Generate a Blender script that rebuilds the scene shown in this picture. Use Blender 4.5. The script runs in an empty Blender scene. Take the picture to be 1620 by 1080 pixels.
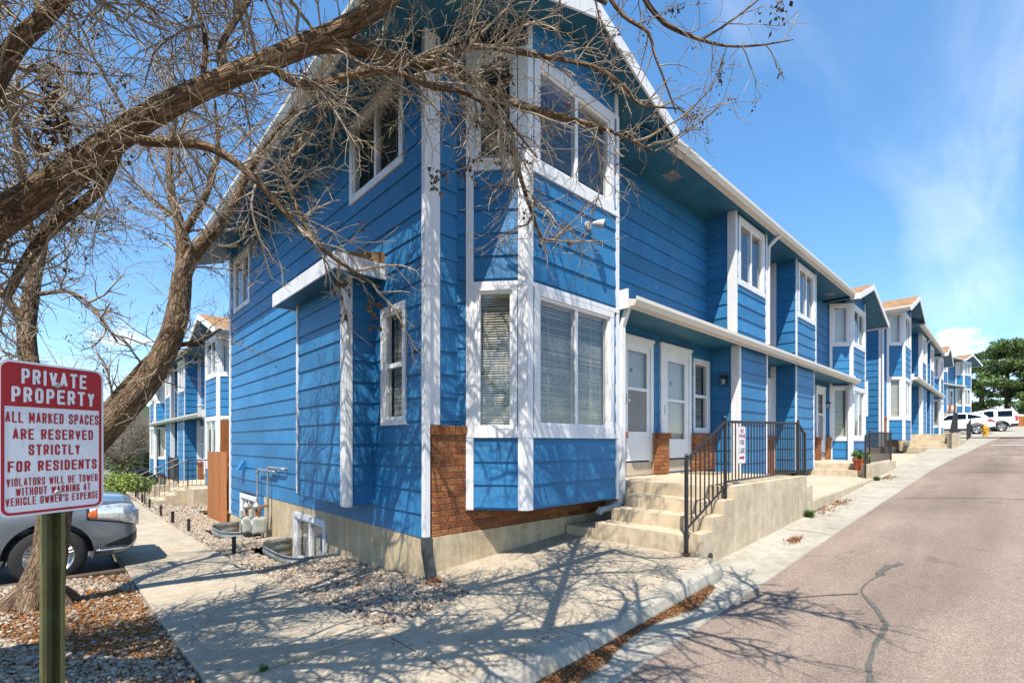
import bpy, bmesh, math, random
import numpy as np
from mathutils import Vector, Matrix
R = math.radians
scene = bpy.context.scene
COL = scene.collection
random.seed(7)
rng = np.random.default_rng(7)

# ---------------------------------------------------------------- camera
EYE = 1.5
FPX = 762.09
ANG = R(47.03)
CA, SA = math.cos(ANG), math.sin(ANG)
cam_d = bpy.data.cameras.new('camera')
cam = bpy.data.objects.new('camera', cam_d)
COL.objects.link(cam)
cam.location = (0, 0, EYE)
cam.rotation_euler = (R(90), 0, ANG - R(90))
cam_d.sensor_width = 36
cam_d.lens = FPX / 1620 * 36
cam_d.shift_y = 160 / 1620
cam_d.clip_start = 0.05
cam_d.clip_end = 3000
scene.camera = cam

# ---------------------------------------------------------------- world, sun, exposure
LIGHT = Vector((0.49, 0.33, -1.0)).normalized()
ELEV = math.asin(-LIGHT.z)
world = bpy.data.worlds.new('World')
scene.world = world
world.use_nodes = True
wn, wl = world.node_tree.nodes, world.node_tree.links
wn.clear()
w_out = wn.new('ShaderNodeOutputWorld')
w_bg = wn.new('ShaderNodeBackground')
w_bg.inputs[1].default_value = 0.15
sky = wn.new('ShaderNodeTexSky')
sky.sky_type = 'NISHITA'
sky.sun_disc = False
sky.sun_elevation = ELEV
sky.sun_rotation = math.atan2(-LIGHT.x, -LIGHT.y)
sky.altitude = 1900
sky.air_density = 1.0
sky.dust_density = 0.25
sky.ozone_density = 1.6
w_tc = wn.new('ShaderNodeTexCoord')
w_sep = wn.new('ShaderNodeSeparateXYZ')
wl.new(w_tc.outputs['Generated'], w_sep.inputs[0])
def wmath(op, a, b=None, c=None, clamp=False):
    n = wn.new('ShaderNodeMath'); n.operation = op; n.use_clamp = clamp
    for i, v in enumerate((a, b, c)):
        if v is None: continue
        if isinstance(v, (int, float)): n.inputs[i].default_value = v
        else: wl.new(v, n.inputs[i])
    return n.outputs[0]
zc = wmath('MAXIMUM', w_sep.outputs[2], 0.0)
den = wmath('ADD', zc, 0.16)
w_cmb = wn.new('ShaderNodeCombineXYZ')
wl.new(wmath('DIVIDE', w_sep.outputs[0], den), w_cmb.inputs[0])
wl.new(wmath('DIVIDE', w_sep.outputs[1], den), w_cmb.inputs[1])
w_map = wn.new('ShaderNodeMapping')
w_map.inputs['Location'].default_value = (1.2, 8.4, 0.0)
w_map.inputs['Rotation'].default_value = (0, 0, R(-38))
w_map.inputs['Scale'].default_value = (0.34, 0.95, 1)
wl.new(w_cmb.outputs[0], w_map.inputs[0])
w_n1 = wn.new('ShaderNodeTexNoise')
w_n1.inputs['Scale'].default_value = 1.1
w_n1.inputs['Detail'].default_value = 7
w_n1.inputs['Roughness'].default_value = 0.47
w_n1.inputs['Distortion'].default_value = 0.5
wl.new(w_map.outputs[0], w_n1.inputs['Vector'])
cir = wmath('MULTIPLY', wmath('SUBTRACT', w_n1.outputs[0], 0.525), 4.0, clamp=True)
w_map3 = wn.new('ShaderNodeMapping')
w_map3.inputs['Rotation'].default_value = (0, 0, R(-30))
w_map3.inputs['Scale'].default_value = (0.7, 3.2, 1)
wl.new(w_cmb.outputs[0], w_map3.inputs[0])
w_n3 = wn.new('ShaderNodeTexNoise')
w_n3.inputs['Scale'].default_value = 1.0
w_n3.inputs['Detail'].default_value = 8
w_n3.inputs['Roughness'].default_value = 0.55
w_n3.inputs['Distortion'].default_value = 0.7
wl.new(w_map3.outputs[0], w_n3.inputs['Vector'])
streak = wmath('MULTIPLY', wmath('SUBTRACT', w_n3.outputs[0], 0.40), 4.5, clamp=True)
cir = wmath('MULTIPLY', wmath('MULTIPLY', cir, wmath('MULTIPLY_ADD', streak, 0.85, 0.15)), 0.72)
# low cumulus band
w_map2 = wn.new('ShaderNodeMapping')
w_map2.inputs['Scale'].default_value = (1, 1, 2.0)
wl.new(w_tc.outputs['Generated'], w_map2.inputs[0])
w_n2 = wn.new('ShaderNodeTexNoise')
w_n2.inputs['Scale'].default_value = 4.2
w_n2.inputs['Detail'].default_value = 7
w_n2.inputs['Roughness'].default_value = 0.52
wl.new(w_map2.outputs[0], w_n2.inputs['Vector'])
band = wmath('SUBTRACT', 1.0, wmath('MULTIPLY', wmath('ABSOLUTE', wmath('SUBTRACT', w_sep.outputs[2], 0.13)), 10.0), clamp=True)
cum = wmath('MULTIPLY', wmath('SUBTRACT', wmath('ADD', w_n2.outputs[0], wmath('MULTIPLY', band, 0.10)), 0.63), 14.0, clamp=True)
cum = wmath('MULTIPLY', cum, wmath('MULTIPLY', band, 3.0, clamp=True))
cl = wmath('MAXIMUM', cir, wmath('MULTIPLY', cum, 0.92))
w_mix = wn.new('ShaderNodeMixRGB')
wl.new(cl, w_mix.inputs[0])
w_hsv = wn.new('ShaderNodeHueSaturation')
w_hsv.inputs['Saturation'].default_value = 1.45
w_hsv.inputs['Value'].default_value = 1.75
w_gam = wn.new('ShaderNodeGamma'); w_gam.inputs[1].default_value = 0.70
wl.new(sky.outputs[0], w_gam.inputs[0])
wl.new(w_gam.outputs[0], w_hsv.inputs['Color'])
wl.new(w_hsv.outputs[0], w_mix.inputs[1])
w_mix.inputs[2].default_value = (6.6, 6.8, 7.1, 1)
wl.new(w_mix.outputs[0], w_bg.inputs[0])
wl.new(w_bg.outputs[0], w_out.inputs[0])

sun_d = bpy.data.lights.new('sun', 'SUN')
sun_d.energy = 5.0
sun_d.angle = R(0.3)
sun_d.color = (1.0, 0.93, 0.82)
sun = bpy.data.objects.new('sun', sun_d)
COL.objects.link(sun)
sun.rotation_euler = LIGHT.to_track_quat('-Z', 'Y').to_euler()
sun.location = (-10, -8, 25)

vs = scene.view_settings
vs.view_transform = 'Standard'
vs.look = 'None'
vs.exposure = 0.74
vs.gamma = 1.0
vs.use_curve_mapping = False
scene.cycles.max_bounces = 7
scene.cycles.transparent_max_bounces = 12
scene.cycles.caustics_reflective = False
scene.cycles.caustics_refractive = False
scene.cycles.use_denoising = True

# ---------------------------------------------------------------- materials
MATS = {}
def _nodes(name):
    m = bpy.data.materials.new(name); m.use_nodes = True
    nt = m.node_tree; n, l = nt.nodes, nt.links
    b = n['Principled BSDF']
    return m, n, l, b
def _noise(n, l, vec, scale, detail=5, rough=0.55):
    t = n.new('ShaderNodeTexNoise')
    t.inputs['Scale'].default_value = scale
    t.inputs['Detail'].default_value = detail
    t.inputs['Roughness'].default_value = rough
    l.new(vec, t.inputs['Vector'])
    return t.outputs[0]
def _map(n, l, vec, scale, rot=(0, 0, 0)):
    m = n.new('ShaderNodeMapping')
    m.inputs['Scale'].default_value = scale
    m.inputs['Rotation'].default_value = rot
    l.new(vec, m.inputs[0])
    return m.outputs[0]
def _ramp(n, l, fac, stops):
    r = n.new('ShaderNodeValToRGB')
    els = r.color_ramp.elements
    while len(els) < len(stops): els.new(0.5)
    for e, (p, c) in zip(els, stops):
        e.position = p; e.color = (*c, 1)
    l.new(fac, r.inputs[0])
    return r.outputs[0]
def _mix(n, l, fac, a, b, mode='MIX'):
    m = n.new('ShaderNodeMixRGB'); m.blend_type = mode
    for i, v in enumerate((fac, a, b)):
        if isinstance(v, (int, float)): m.inputs[i].default_value = v
        elif isinstance(v, tuple): m.inputs[i].default_value = (*v, 1)
        else: l.new(v, m.inputs[i])
    return m.outputs[0]
def _bump(n, l, b, height, strength, dist=0.01, prev=None):
    k = n.new('ShaderNodeBump')
    k.inputs['Strength'].default_value = strength
    k.inputs['Distance'].default_value = dist
    l.new(height, k.inputs['Height'])
    if prev is not None: l.new(prev, k.inputs['Normal'])
    l.new(k.outputs[0], b.inputs['Normal'])
    return k.outputs[0]
def _mathn(n, l, op, a, b=None, clamp=False):
    k = n.new('ShaderNodeMath'); k.operation = op; k.use_clamp = clamp
    for i, v in enumerate((a, b)):
        if v is None: continue
        if isinstance(v, (int, float)): k.inputs[i].default_value = v
        else: l.new(v, k.inputs[i])
    return k.outputs[0]

def mat(name, col, rough=0.6, var=0.15, scale=3.0, stretch=(1, 1, 1), bump=0.0, bscale=40, bstretch=(1, 1, 1),
        metallic=0.0, spec=0.5, objrand=0.0, fleck=0.0, coat=0.0):
    m, n, l, b = _nodes(name)
    tc = n.new('ShaderNodeTexCoord').outputs['Object']
    t = _noise(n, l, _map(n, l, tc, stretch), scale)
    dark = tuple(c * (1 - var) for c in col)
    lite = tuple(min(1, c * (1 + var)) for c in col)
    c = _ramp(n, l, t, [(0.3, dark), (0.7, lite)])
    if fleck:
        f = _noise(n, l, tc, bscale * 2.2, 2, 0.6)
        c = _mix(n, l, 1.0, c, _ramp(n, l, f, [(0.3, (1 - fleck,) * 3), (0.7, (1 + fleck * .6,) * 3)]), 'MULTIPLY')
    if objrand:
        oi = n.new('ShaderNodeObjectInfo')
        k = _ramp(n, l, oi.outputs['Random'], [(0, (1 - objrand,) * 3), (1, (1 + objrand,) * 3)])
        c = _mix(n, l, 1.0, c, k, 'MULTIPLY')
    l.new(c, b.inputs['Base Color'])
    b.inputs['Roughness'].default_value = rough
    b.inputs['Metallic'].default_value = metallic
    b.inputs['Specular IOR Level'].default_value = spec
    b.inputs['Coat Weight'].default_value = coat
    if bump:
        h = _noise(n, l, _map(n, l, tc, bstretch), bscale, 6, 0.6)
        _bump(n, l, b, h, bump)
    MATS[name] = m
    return m

# painted lap siding: streaky brush and faint fade, per-board tone
def siding(name, col):
    m, n, l, b = _nodes(name)
    tc = n.new('ShaderNodeTexCoord').outputs['Object']
    big = _noise(n, l, tc, 0.9, 4)
    grain = _noise(n, l, _map(n, l, tc, (1.6, 1.6, 42)), 2.2, 6, 0.62)
    drip = _noise(n, l, _map(n, l, tc, (9, 9, 0.5)), 1.5, 4, 0.6)
    c = _ramp(n, l, big, [(0.26, tuple(v * 0.82 for v in col)), (0.74, tuple(v * 1.16 for v in col))])
    c = _mix(n, l, 1.0, c, _ramp(n, l, grain, [(0.3, (0.78,) * 3), (0.68, (1.14,) * 3)]), 'MULTIPLY')
    c = _mix(n, l, _ramp(n, l, drip, [(0.56, (0,) * 3), (0.85, (0.20,) * 3)]), c, (0.20, 0.30, 0.40))
    chalk = _noise(n, l, _map(n, l, tc, (1, 1, 1.6)), 1.5, 5, 0.62)
    c = _mix(n, l, _ramp(n, l, chalk, [(0.5, (0,) * 3), (0.78, (0.16,) * 3)]), c, (0.14, 0.30, 0.44))
    oi = n.new('ShaderNodeObjectInfo')
    c = _mix(n, l, 1.0, c, _ramp(n, l, oi.outputs['Random'], [(0, (0.87,) * 3), (1, (1.11,) * 3)]), 'MULTIPLY')
    l.new(c, b.inputs['Base Color'])
    b.inputs['Roughness'].default_value = 0.5
    b.inputs['Specular IOR Level'].default_value = 0.35
    p = _bump(n, l, b, grain, 0.35, 0.006)
    MATS[name] = m
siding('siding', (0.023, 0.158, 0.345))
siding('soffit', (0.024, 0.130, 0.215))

# weathered white trim paint
def trim(name, col, grime):
    m, n, l, b = _nodes(name)
    tc = n.new('ShaderNodeTexCoord').outputs['Object']
    st = _noise(n, l, _map(n, l, tc, (10, 10, 1.1)), 3, 6, 0.65)
    bl = _noise(n, l, tc, 2.0, 4)
    c = _ramp(n, l, bl, [(0.3, tuple(v * 0.93 for v in col)), (0.7, col)])
    c = _mix(n, l, _ramp(n, l, st, [(0.52, (0,) * 3), (0.8, (grime,) * 3)]), c, (0.42, 0.42, 0.43))
    l.new(c, b.inputs['Base Color'])
    b.inputs['Roughness'].default_value = 0.55
    _bump(n, l, b, st, 0.12, 0.004)
    MATS[name] = m
trim('white_trim', (0.70, 0.70, 0.71), 0.8)
trim('gutter', (0.66, 0.61, 0.52), 0.25)
trim('vinyl', (0.76, 0.76, 0.76), 0.12)

# concrete
def concrete(name, col, streak=0.0, joint=False, wear=0.5):
    m, n, l, b = _nodes(name)
    tc = n.new('ShaderNodeTexCoord').outputs['Object']
    a = _noise(n, l, tc, 0.8, 5, 0.6)
    s = _noise(n, l, tc, 5.5, 6, 0.65)
    g = _noise(n, l, tc, 95, 3, 0.7)
    c = _ramp(n, l, a, [(0.28, tuple(v * 0.82 for v in col)), (0.72, tuple(v * 1.08 for v in col))])
    c = _mix(n, l, 1.0, c, _ramp(n, l, s, [(0.33, (1 - 0.22 * wear,) * 3), (0.6, (1.04,) * 3)]), 'MULTIPLY')
    c = _mix(n, l, 1.0, c, _ramp(n, l, g, [(0.3, (0.84,) * 3), (0.65, (1.07,) * 3)]), 'MULTIPLY')
    if streak:
        v = _noise(n, l, _map(n, l, tc, (7, 7, 0.35)), 1.2, 5, 0.6)
        c = _mix(n, l, 1.0, c, _ramp(n, l, v, [(0.35, (1 - streak, 1 - streak * 1.05, 1 - streak * 1.2)), (0.6, (1.03,) * 3)]), 'MULTIPLY')
    stn = _noise(n, l, _map(n, l, tc, (1, 1, 0.6)), 2.3, 5, 0.6)
    c = _mix(n, l, _ramp(n, l, stn, [(0.56, (0,) * 3), (0.74, (0.42 * wear,) * 3)]), c, tuple(v * q for v, q in zip(col, (0.52, 0.44, 0.36))))
    sp = _noise(n, l, tc, 38, 2, 0.5)
    c = _mix(n, l, _ramp(n, l, sp, [(0.70, (0,) * 3), (0.76, (0.55 * wear,) * 3)]), c, (0.12, 0.10, 0.08))
    l.new(c, b.inputs['Base Color'])
    b.inputs['Roughness'].default_value = 0.85
    b.inputs['Specular IOR Level'].default_value = 0.25
    p = _bump(n, l, b, g, 0.35, 0.004)
    _bump(n, l, b, s, 0.3, 0.012, p)
    MATS[name] = m
concrete('walk', (0.43, 0.365, 0.275), wear=0.9)
concrete('pan', (0.40, 0.37, 0.305), wear=1.0)
concrete('curb', (0.40, 0.37, 0.31), wear=1.0)
concrete('stairs', (0.56, 0.46, 0.325), streak=0.12, wear=0.9)
concrete('foundation', (0.55, 0.445, 0.295), streak=0.17, wear=0.9)
concrete('porch_floor', (0.50, 0.415, 0.31))

# road: pinkish chip-seal
def road_mat():
    m, n, l, b = _nodes('road')
    tc = n.new('ShaderNodeTexCoord').outputs['Object']
    a = _noise(n, l, tc, 0.35, 5, 0.6)
    st = _noise(n, l, _map(n, l, tc, (0.25, 2.0, 1)), 0.9, 5, 0.6)
    f = n.new('ShaderNodeTexVoronoi'); f.inputs['Scale'].default_value = 95
    l.new(tc, f.inputs['Vector'])
    fine = _noise(n, l, tc, 160, 2, 0.7)
    c = _ramp(n, l, a, [(0.3, (0.225, 0.160, 0.124)), (0.7, (0.325, 0.236, 0.186))])
    c = _mix(n, l, 1.0, c, _ramp(n, l, st, [(0.3, (0.78,) * 3), (0.65, (1.08,) * 3)]), 'MULTIPLY')
    cv = n.new('ShaderNodeTexVoronoi'); cv.feature = 'DISTANCE_TO_EDGE'; cv.inputs['Scale'].default_value = 0.55
    wob = n.new('ShaderNodeVectorMath'); wob.operation = 'ADD'; l.new(tc, wob.inputs[0])
    wn2 = n.new('ShaderNodeTexNoise'); wn2.inputs['Scale'].default_value = 2.2; wn2.inputs['Detail'].default_value = 5; l.new(tc, wn2.inputs['Vector'])
    l.new(wn2.outputs['Color'], wob.inputs[1]); l.new(wob.outputs[0], cv.inputs['Vector'])
    msk = _mathn(n, l, 'MULTIPLY', _ramp(n, l, cv.outputs['Distance'], [(0.0, (1,) * 3), (0.012, (0,) * 3)]), _ramp(n, l, _noise(n, l, tc, 0.45, 3), [(0.52, (0,) * 3), (0.60, (0.75,) * 3)]))
    c = _mix(n, l, msk, c, (0.07, 0.06, 0.055))
    sx = n.new('ShaderNodeSeparateColor'); l.new(f.outputs['Color'], sx.inputs[0])
    c = _mix(n, l, 1.0, c, _ramp(n, l, sx.outputs[0], [(0.0, (0.80, 0.79, 0.78)), (0.75, (1.06, 1.03, 1.0)), (1.0, (1.35, 1.25, 1.18))]), 'MULTIPLY')
    c = _mix(n, l, 1.0, c, _ramp(n, l, fine, [(0.32, (0.55,) * 3), (0.62, (1.22,) * 3)]), 'MULTIPLY')
    sy = n.new('ShaderNodeSeparateXYZ'); l.new(tc, sy.inputs[0])
    trk = _mathn(n, l, 'SINE', _mathn(n, l, 'ADD', _mathn(n, l, 'MULTIPLY', sy.outputs[1], 4.0), _mathn(n, l, 'MULTIPLY', a, 3.0)))
    c = _mix(n, l, 1.0, c, _ramp(n, l, _mathn(n, l, 'ADD', _mathn(n, l, 'MULTIPLY', trk, 0.5), 0.5), [(0.0, (0.93,) * 3), (1.0, (1.04,) * 3)]), 'MULTIPLY')
    # dark oil spots
    o = _noise(n, l, tc, 1.7, 3, 0.5)
    c = _mix(n, l, _ramp(n, l, o, [(0.66, (0,) * 3), (0.76, (0.45,) * 3)]), c, (0.09, 0.075, 0.07))
    h = _mix(n, l, 1.0, c, (0.95, 1.0, 1.0), 'MULTIPLY')
    hs = n.new('ShaderNodeHueSaturation'); hs.inputs['Saturation'].default_value = 0.85
    l.new(h, hs.inputs['Color'])
    l.new(hs.outputs[0], b.inputs['Base Color'])
    b.inputs['Roughness'].default_value = 0.9
    b.inputs['Specular IOR Level'].default_value = 0.2
    p = _bump(n, l, b, f.outputs['Distance'], 0.5, 0.006)
    _bump(n, l, b, fine, 0.5, 0.004, p)
    MATS['road'] = m
road_mat()
mat('tar', (0.095, 0.092, 0.078), 0.75, 0.3, 20, bump=0.5, bscale=120)
mat('lot_asphalt', (0.075, 0.07, 0.066), 0.9, 0.25, 3, bump=0.5, bscale=120, fleck=0.4)
mat('soil', (0.16, 0.115, 0.075), 0.95, 0.35, 5, bump=0.8, bscale=60, fleck=0.4)
mat('ground', (0.17, 0.16, 0.085), 0.95, 0.35, 0.8, bump=0.5, bscale=20, fleck=0.3)
mat('lawn', (0.13, 0.19, 0.045), 0.95, 0.3, 1.2, bump=0.8, bscale=60, fleck=0.4)

# brick
def brick_mat():
    m, n, l, b = _nodes('brick')
    tc = n.new('ShaderNodeTexCoord').outputs['Object']
    oi = n.new('ShaderNodeObjectInfo')
    ad = n.new('ShaderNodeVectorMath'); ad.operation = 'ADD'
    l.new(tc, ad.inputs[0])
    sc = n.new('ShaderNodeVectorMath'); sc.operation = 'SCALE'
    l.new(oi.outputs['Location'], sc.inputs[0]); sc.inputs['Scale'].default_value = 3.7
    l.new(sc.outputs[0], ad.inputs[1])
    w = _noise(n, l, _map(n, l, ad.outputs[0], (14, 14, 55)), 1.4, 4, 0.55)
    f = _noise(n, l, ad.outputs[0], 120, 3, 0.6)
    c = _ramp(n, l, oi.outputs['Random'], [(0.0, (0.20, 0.060, 0.018)), (0.35, (0.27, 0.086, 0.024)), (0.7, (0.32, 0.108, 0.030)), (1.0, (0.36, 0.145, 0.048))])
    c = _mix(n, l, 1.0, c, _ramp(n, l, w, [(0.34, (0.5,) * 3), (0.62, (1.22,) * 3)]), 'MULTIPLY')
    c = _mix(n, l, 1.0, c, _ramp(n, l, f, [(0.3, (0.78,) * 3), (0.7, (1.15,) * 3)]), 'MULTIPLY')
    l.new(c, b.inputs['Base Color'])
    b.inputs['Roughness'].default_value = 0.85
    p = _bump(n, l, b, w, 1.0, 0.016)
    _bump(n, l, b, f, 0.4, 0.003, p)
    MATS['brick'] = m
brick_mat()
mat('mortar', (0.30, 0.215, 0.14), 0.95, 0.15, 8, bump=0.5, bscale=90)

# bark
def bark_mat(name, c0, c1, c2, s=1.0, bumpd=0.03):
    m, n, l, b = _nodes(name)
    at = n.new('ShaderNodeAttribute'); at.attribute_name = 'bk'
    v = at.outputs['Vector']
    big = _noise(n, l, _map(n, l, v, (34 * s, 34 * s, 7 * s)), 1.0, 6, 0.65)
    vo = n.new('ShaderNodeTexVoronoi'); vo.feature = 'DISTANCE_TO_EDGE'
    vo.inputs['Scale'].default_value = 1.0
    wv = _noise(n, l, v, 14 * s, 3)
    ad = n.new('ShaderNodeVectorMath'); ad.operation = 'ADD'
    l.new(_map(n, l, v, (46 * s, 46 * s, 9 * s)), ad.inputs[0]); l.new(wv, ad.inputs[1])
    l.new(ad.outputs[0], vo.inputs['Vector'])
    crack = _ramp(n, l, vo.outputs['Distance'], [(0.0, (0,) * 3), (0.22, (1,) * 3)])
    c = _ramp(n, l, big, [(0.28, c0), (0.5, c1), (0.74, c2)])
    c = _mix(n, l, 1.0, c, _ramp(n, l, crack, [(0, (0.50,) * 3), (0.6, (1.05,) * 3)]), 'MULTIPLY')
    l.new(c, b.inputs['Base Color'])
    b.inputs['Roughness'].default_value = 0.9
    b.inputs['Specular IOR Level'].default_value = 0.2
    p = _bump(n, l, b, crack, 0.7, bumpd * 0.6)
    _bump(n, l, b, big, 0.7, bumpd * 0.7, p)
    MATS[name] = m
bark_mat('bark', (0.070, 0.044, 0.028), (0.20, 0.132, 0.082), (0.37, 0.27, 0.18))
mat('twig', (0.31, 0.25, 0.18), 0.8, 0.45, 9, bump=0.3, bscale=80)
mat('twig_grey', (0.22, 0.19, 0.15), 0.85, 0.3, 9)
mat('seed', (0.075, 0.040, 0.022), 0.8, 0.45, 30)
mat('deadleaf', (0.22, 0.10, 0.035), 0.8, 0.5, 25)
mat('mulch', (0.30, 0.135, 0.045), 0.9, 0.5, 18, bump=0.5, bscale=80)

# stones with a stored random value
def stone_mat():
    m, n, l, b = _nodes('stone')
    at = n.new('ShaderNodeAttribute'); at.attribute_name = 'rnd'
    c = _ramp(n, l, at.outputs['Fac'], [(0.0, (0.13, 0.11, 0.09)), (0.16, (0.30, 0.24, 0.17)), (0.34, (0.40, 0.335, 0.255)), (0.5, (0.32, 0.185, 0.11)), (0.62, (0.47, 0.385, 0.28)), (0.8, (0.22, 0.195, 0.175)), (1.0, (0.49, 0.43, 0.34))])
    tc = n.new('ShaderNodeTexCoord').outputs['Object']
    f = _noise(n, l, tc, 70, 4, 0.6)
    c = _mix(n, l, 1.0, c, _ramp(n, l, f, [(0.3, (0.72,) * 3), (0.7, (1.15,) * 3)]), 'MULTIPLY')
    l.new(c, b.inputs['Base Color'])
    b.inputs['Roughness'].default_value = 0.75
    _bump(n, l, b, f, 0.35, 0.006)
    MATS['stone'] = m
stone_mat()

def glass_mat(name, tint, base, k):
    m = bpy.data.materials.new(name); m.use_nodes = True
    n, l = m.node_tree.nodes, m.node_tree.links
    n.clear()
    o = n.new('ShaderNodeOutputMaterial')
    t = n.new('ShaderNodeBsdfTransparent'); t.inputs[0].default_value = (*tint, 1)
    g = n.new('ShaderNodeBsdfGlossy'); g.inputs['Roughness'].default_value = 0.015
    fr = n.new('ShaderNodeLayerWeight'); fr.inputs[0].default_value = 0.5
    pw = n.new('ShaderNodeMath'); pw.operation = 'POWER'; l.new(fr.outputs['Facing'], pw.inputs[0]); pw.inputs[1].default_value = 4.0
    ma = n.new('ShaderNodeMath'); ma.operation = 'MULTIPLY_ADD'; ma.use_clamp = True
    l.new(pw.outputs[0], ma.inputs[0]); ma.inputs[1].default_value = k; ma.inputs[2].default_value = base
    mx = n.new('ShaderNodeMixShader')
    l.new(ma.outputs[0], mx.inputs[0]); l.new(t.outputs[0], mx.inputs[1]); l.new(g.outputs[0], mx.inputs[2])
    # faint waviness so reflections bend like real panes
    tc = n.new('ShaderNodeTexCoord')
    ns = n.new('ShaderNodeTexNoise'); ns.inputs['Scale'].default_value = 1.6
    l.new(tc.outputs['Object'], ns.inputs['Vector'])
    bp = n.new('ShaderNodeBump'); bp.inputs['Strength'].default_value = 0.08; bp.inputs['Distance'].default_value = 0.05
    l.new(ns.outputs[0], bp.inputs['Height']); l.new(bp.outputs[0], g.inputs['Normal'])
    l.new(mx.outputs[0], o.inputs[0])
    MATS[name] = m
glass_mat('glass', (0.90, 0.91, 0.91), 0.055, 0.6)
glass_mat('car_glass', (0.10, 0.12, 0.13), 0.06, 0.8)
glass_mat('lamp_glass', (0.75, 0.78, 0.78), 0.15, 1.2)
mat('blind', (0.76, 0.71, 0.60), 0.6, 0.06, 2)
mat('blind_dark', (0.60, 0.53, 0.46), 0.6, 0.06, 2)
mat('shade_white', (0.72, 0.73, 0.74), 0.7, 0.05, 2)
mat('interior', (0.045, 0.042, 0.04), 0.9, 0.2, 1)
mat('door_beige', (0.52, 0.47, 0.41), 0.5, 0.05, 3)
mat('door_white', (0.72, 0.72, 0.71), 0.45, 0.06, 3)
mat('screen', (0.22, 0.215, 0.205), 0.7, 0.1, 3)
mat('shingle', (0.30, 0.165, 0.075), 0.95, 0.35, 5, bump=0.6, bscale=50, fleck=0.35)
mat('iron', (0.016, 0.016, 0.018), 0.45, 0.2, 20, spec=0.5)
mat('steel', (0.36, 0.37, 0.37), 0.5, 0.25, 6, metallic=0.7, bump=0.2, bscale=60)
mat('galv', (0.30, 0.31, 0.29), 0.5, 0.3, 5, metallic=0.5, bump=0.2, bscale=40)
mat('meter_paint', (0.36, 0.38, 0.34), 0.55, 0.2, 8)
mat('rust', (0.20, 0.085, 0.03), 0.8, 0.4, 15)
mat('black_plastic', (0.018, 0.018, 0.019), 0.55, 0.15, 10)
mat('downspout_dark', (0.05, 0.053, 0.052), 0.6, 0.15, 10)
mat('cedar', (0.36, 0.125, 0.030), 0.7, 0.3, 3, stretch=(6, 6, 0.5), bump=0.3, bscale=20, bstretch=(4, 4, 0.3), objrand=0.16)
mat('dark_brown', (0.09, 0.06, 0.04), 0.9, 0.3, 5, bump=0.5, bscale=30)
mat('post_green', (0.125, 0.125, 0.048), 0.5, 0.30, 7, metallic=0.25, bump=0.15, bscale=50)
mat('sign_white', (0.70, 0.71, 0.74), 0.6, 0.03, 3)
mat('sign_red', (0.36, 0.006, 0.012), 0.6, 0.06, 3)
mat('sign_dark', (0.05, 0.04, 0.05), 0.5, 0.1, 3)
mat('terracotta', (0.42, 0.10, 0.035), 0.75, 0.2, 6)
mat('leaf', (0.075, 0.15, 0.025), 0.65, 0.4, 4, objrand=0.15)
mat('leaf_lime', (0.16, 0.22, 0.035), 0.65, 0.35, 4)
mat('needle', (0.085, 0.135, 0.030), 0.7, 0.6, 0.7)
mat('hedge', (0.035, 0.062, 0.022), 0.7, 0.4, 3)
mat('flower_red', (0.45, 0.02, 0.03), 0.6, 0.3, 30)
mat('hydrant', (0.55, 0.28, 0.012), 0.5, 0.15, 8)
mat('mat_brown', (0.25, 0.19, 0.10), 0.95, 0.2, 30, bump=0.6, bscale=150)
mat('lamp_grey', (0.45, 0.45, 0.43), 0.4, 0.1, 8)
mat('bare_mass', (0.27, 0.235, 0.20), 0.9, 0.3, 6)
def paint(name, col, metallic, rough, var=0.04):
    m, n, l, b = _nodes(name)
    tc = n.new('ShaderNodeTexCoord').outputs['Object']
    t = _noise(n, l, tc, 3, 3)
    l.new(_ramp(n, l, t, [(0.3, tuple(c * (1 - var) for c in col)), (0.7, tuple(c * (1 + var) for c in col))]), b.inputs['Base Color'])
    b.inputs['Metallic'].default_value = metallic
    b.inputs['Roughness'].default_value = rough
    b.inputs['Coat Weight'].default_value = 0.8
    b.inputs['Coat Roughness'].default_value = 0.04
    MATS[name] = m
paint('paint_grey', (0.22, 0.25, 0.295), 0.65, 0.28)
paint('paint_white', (0.76, 0.77, 0.78), 0.0, 0.3)
mat('chrome', (0.75, 0.76, 0.77), 0.12, 0.02, 3, metallic=1.0)
mat('alloy', (0.50, 0.51, 0.52), 0.3, 0.05, 3, metallic=0.9)
mat('tyre', (0.02, 0.02, 0.02), 0.85, 0.2, 20, bump=0.3, bscale=60)
mat('lamp_lens', (0.72, 0.74, 0.76), 0.10, 0.22, 16, metallic=0.55, coat=1.0)
mat('amber', (0.70, 0.13, 0.015), 0.2, 0.1, 10, coat=1.0)
mat('tail_red', (0.40, 0.02, 0.02), 0.2, 0.1, 10, coat=1.0)
mat('plate_white', (0.65, 0.67, 0.70), 0.4, 0.05, 5)

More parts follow.
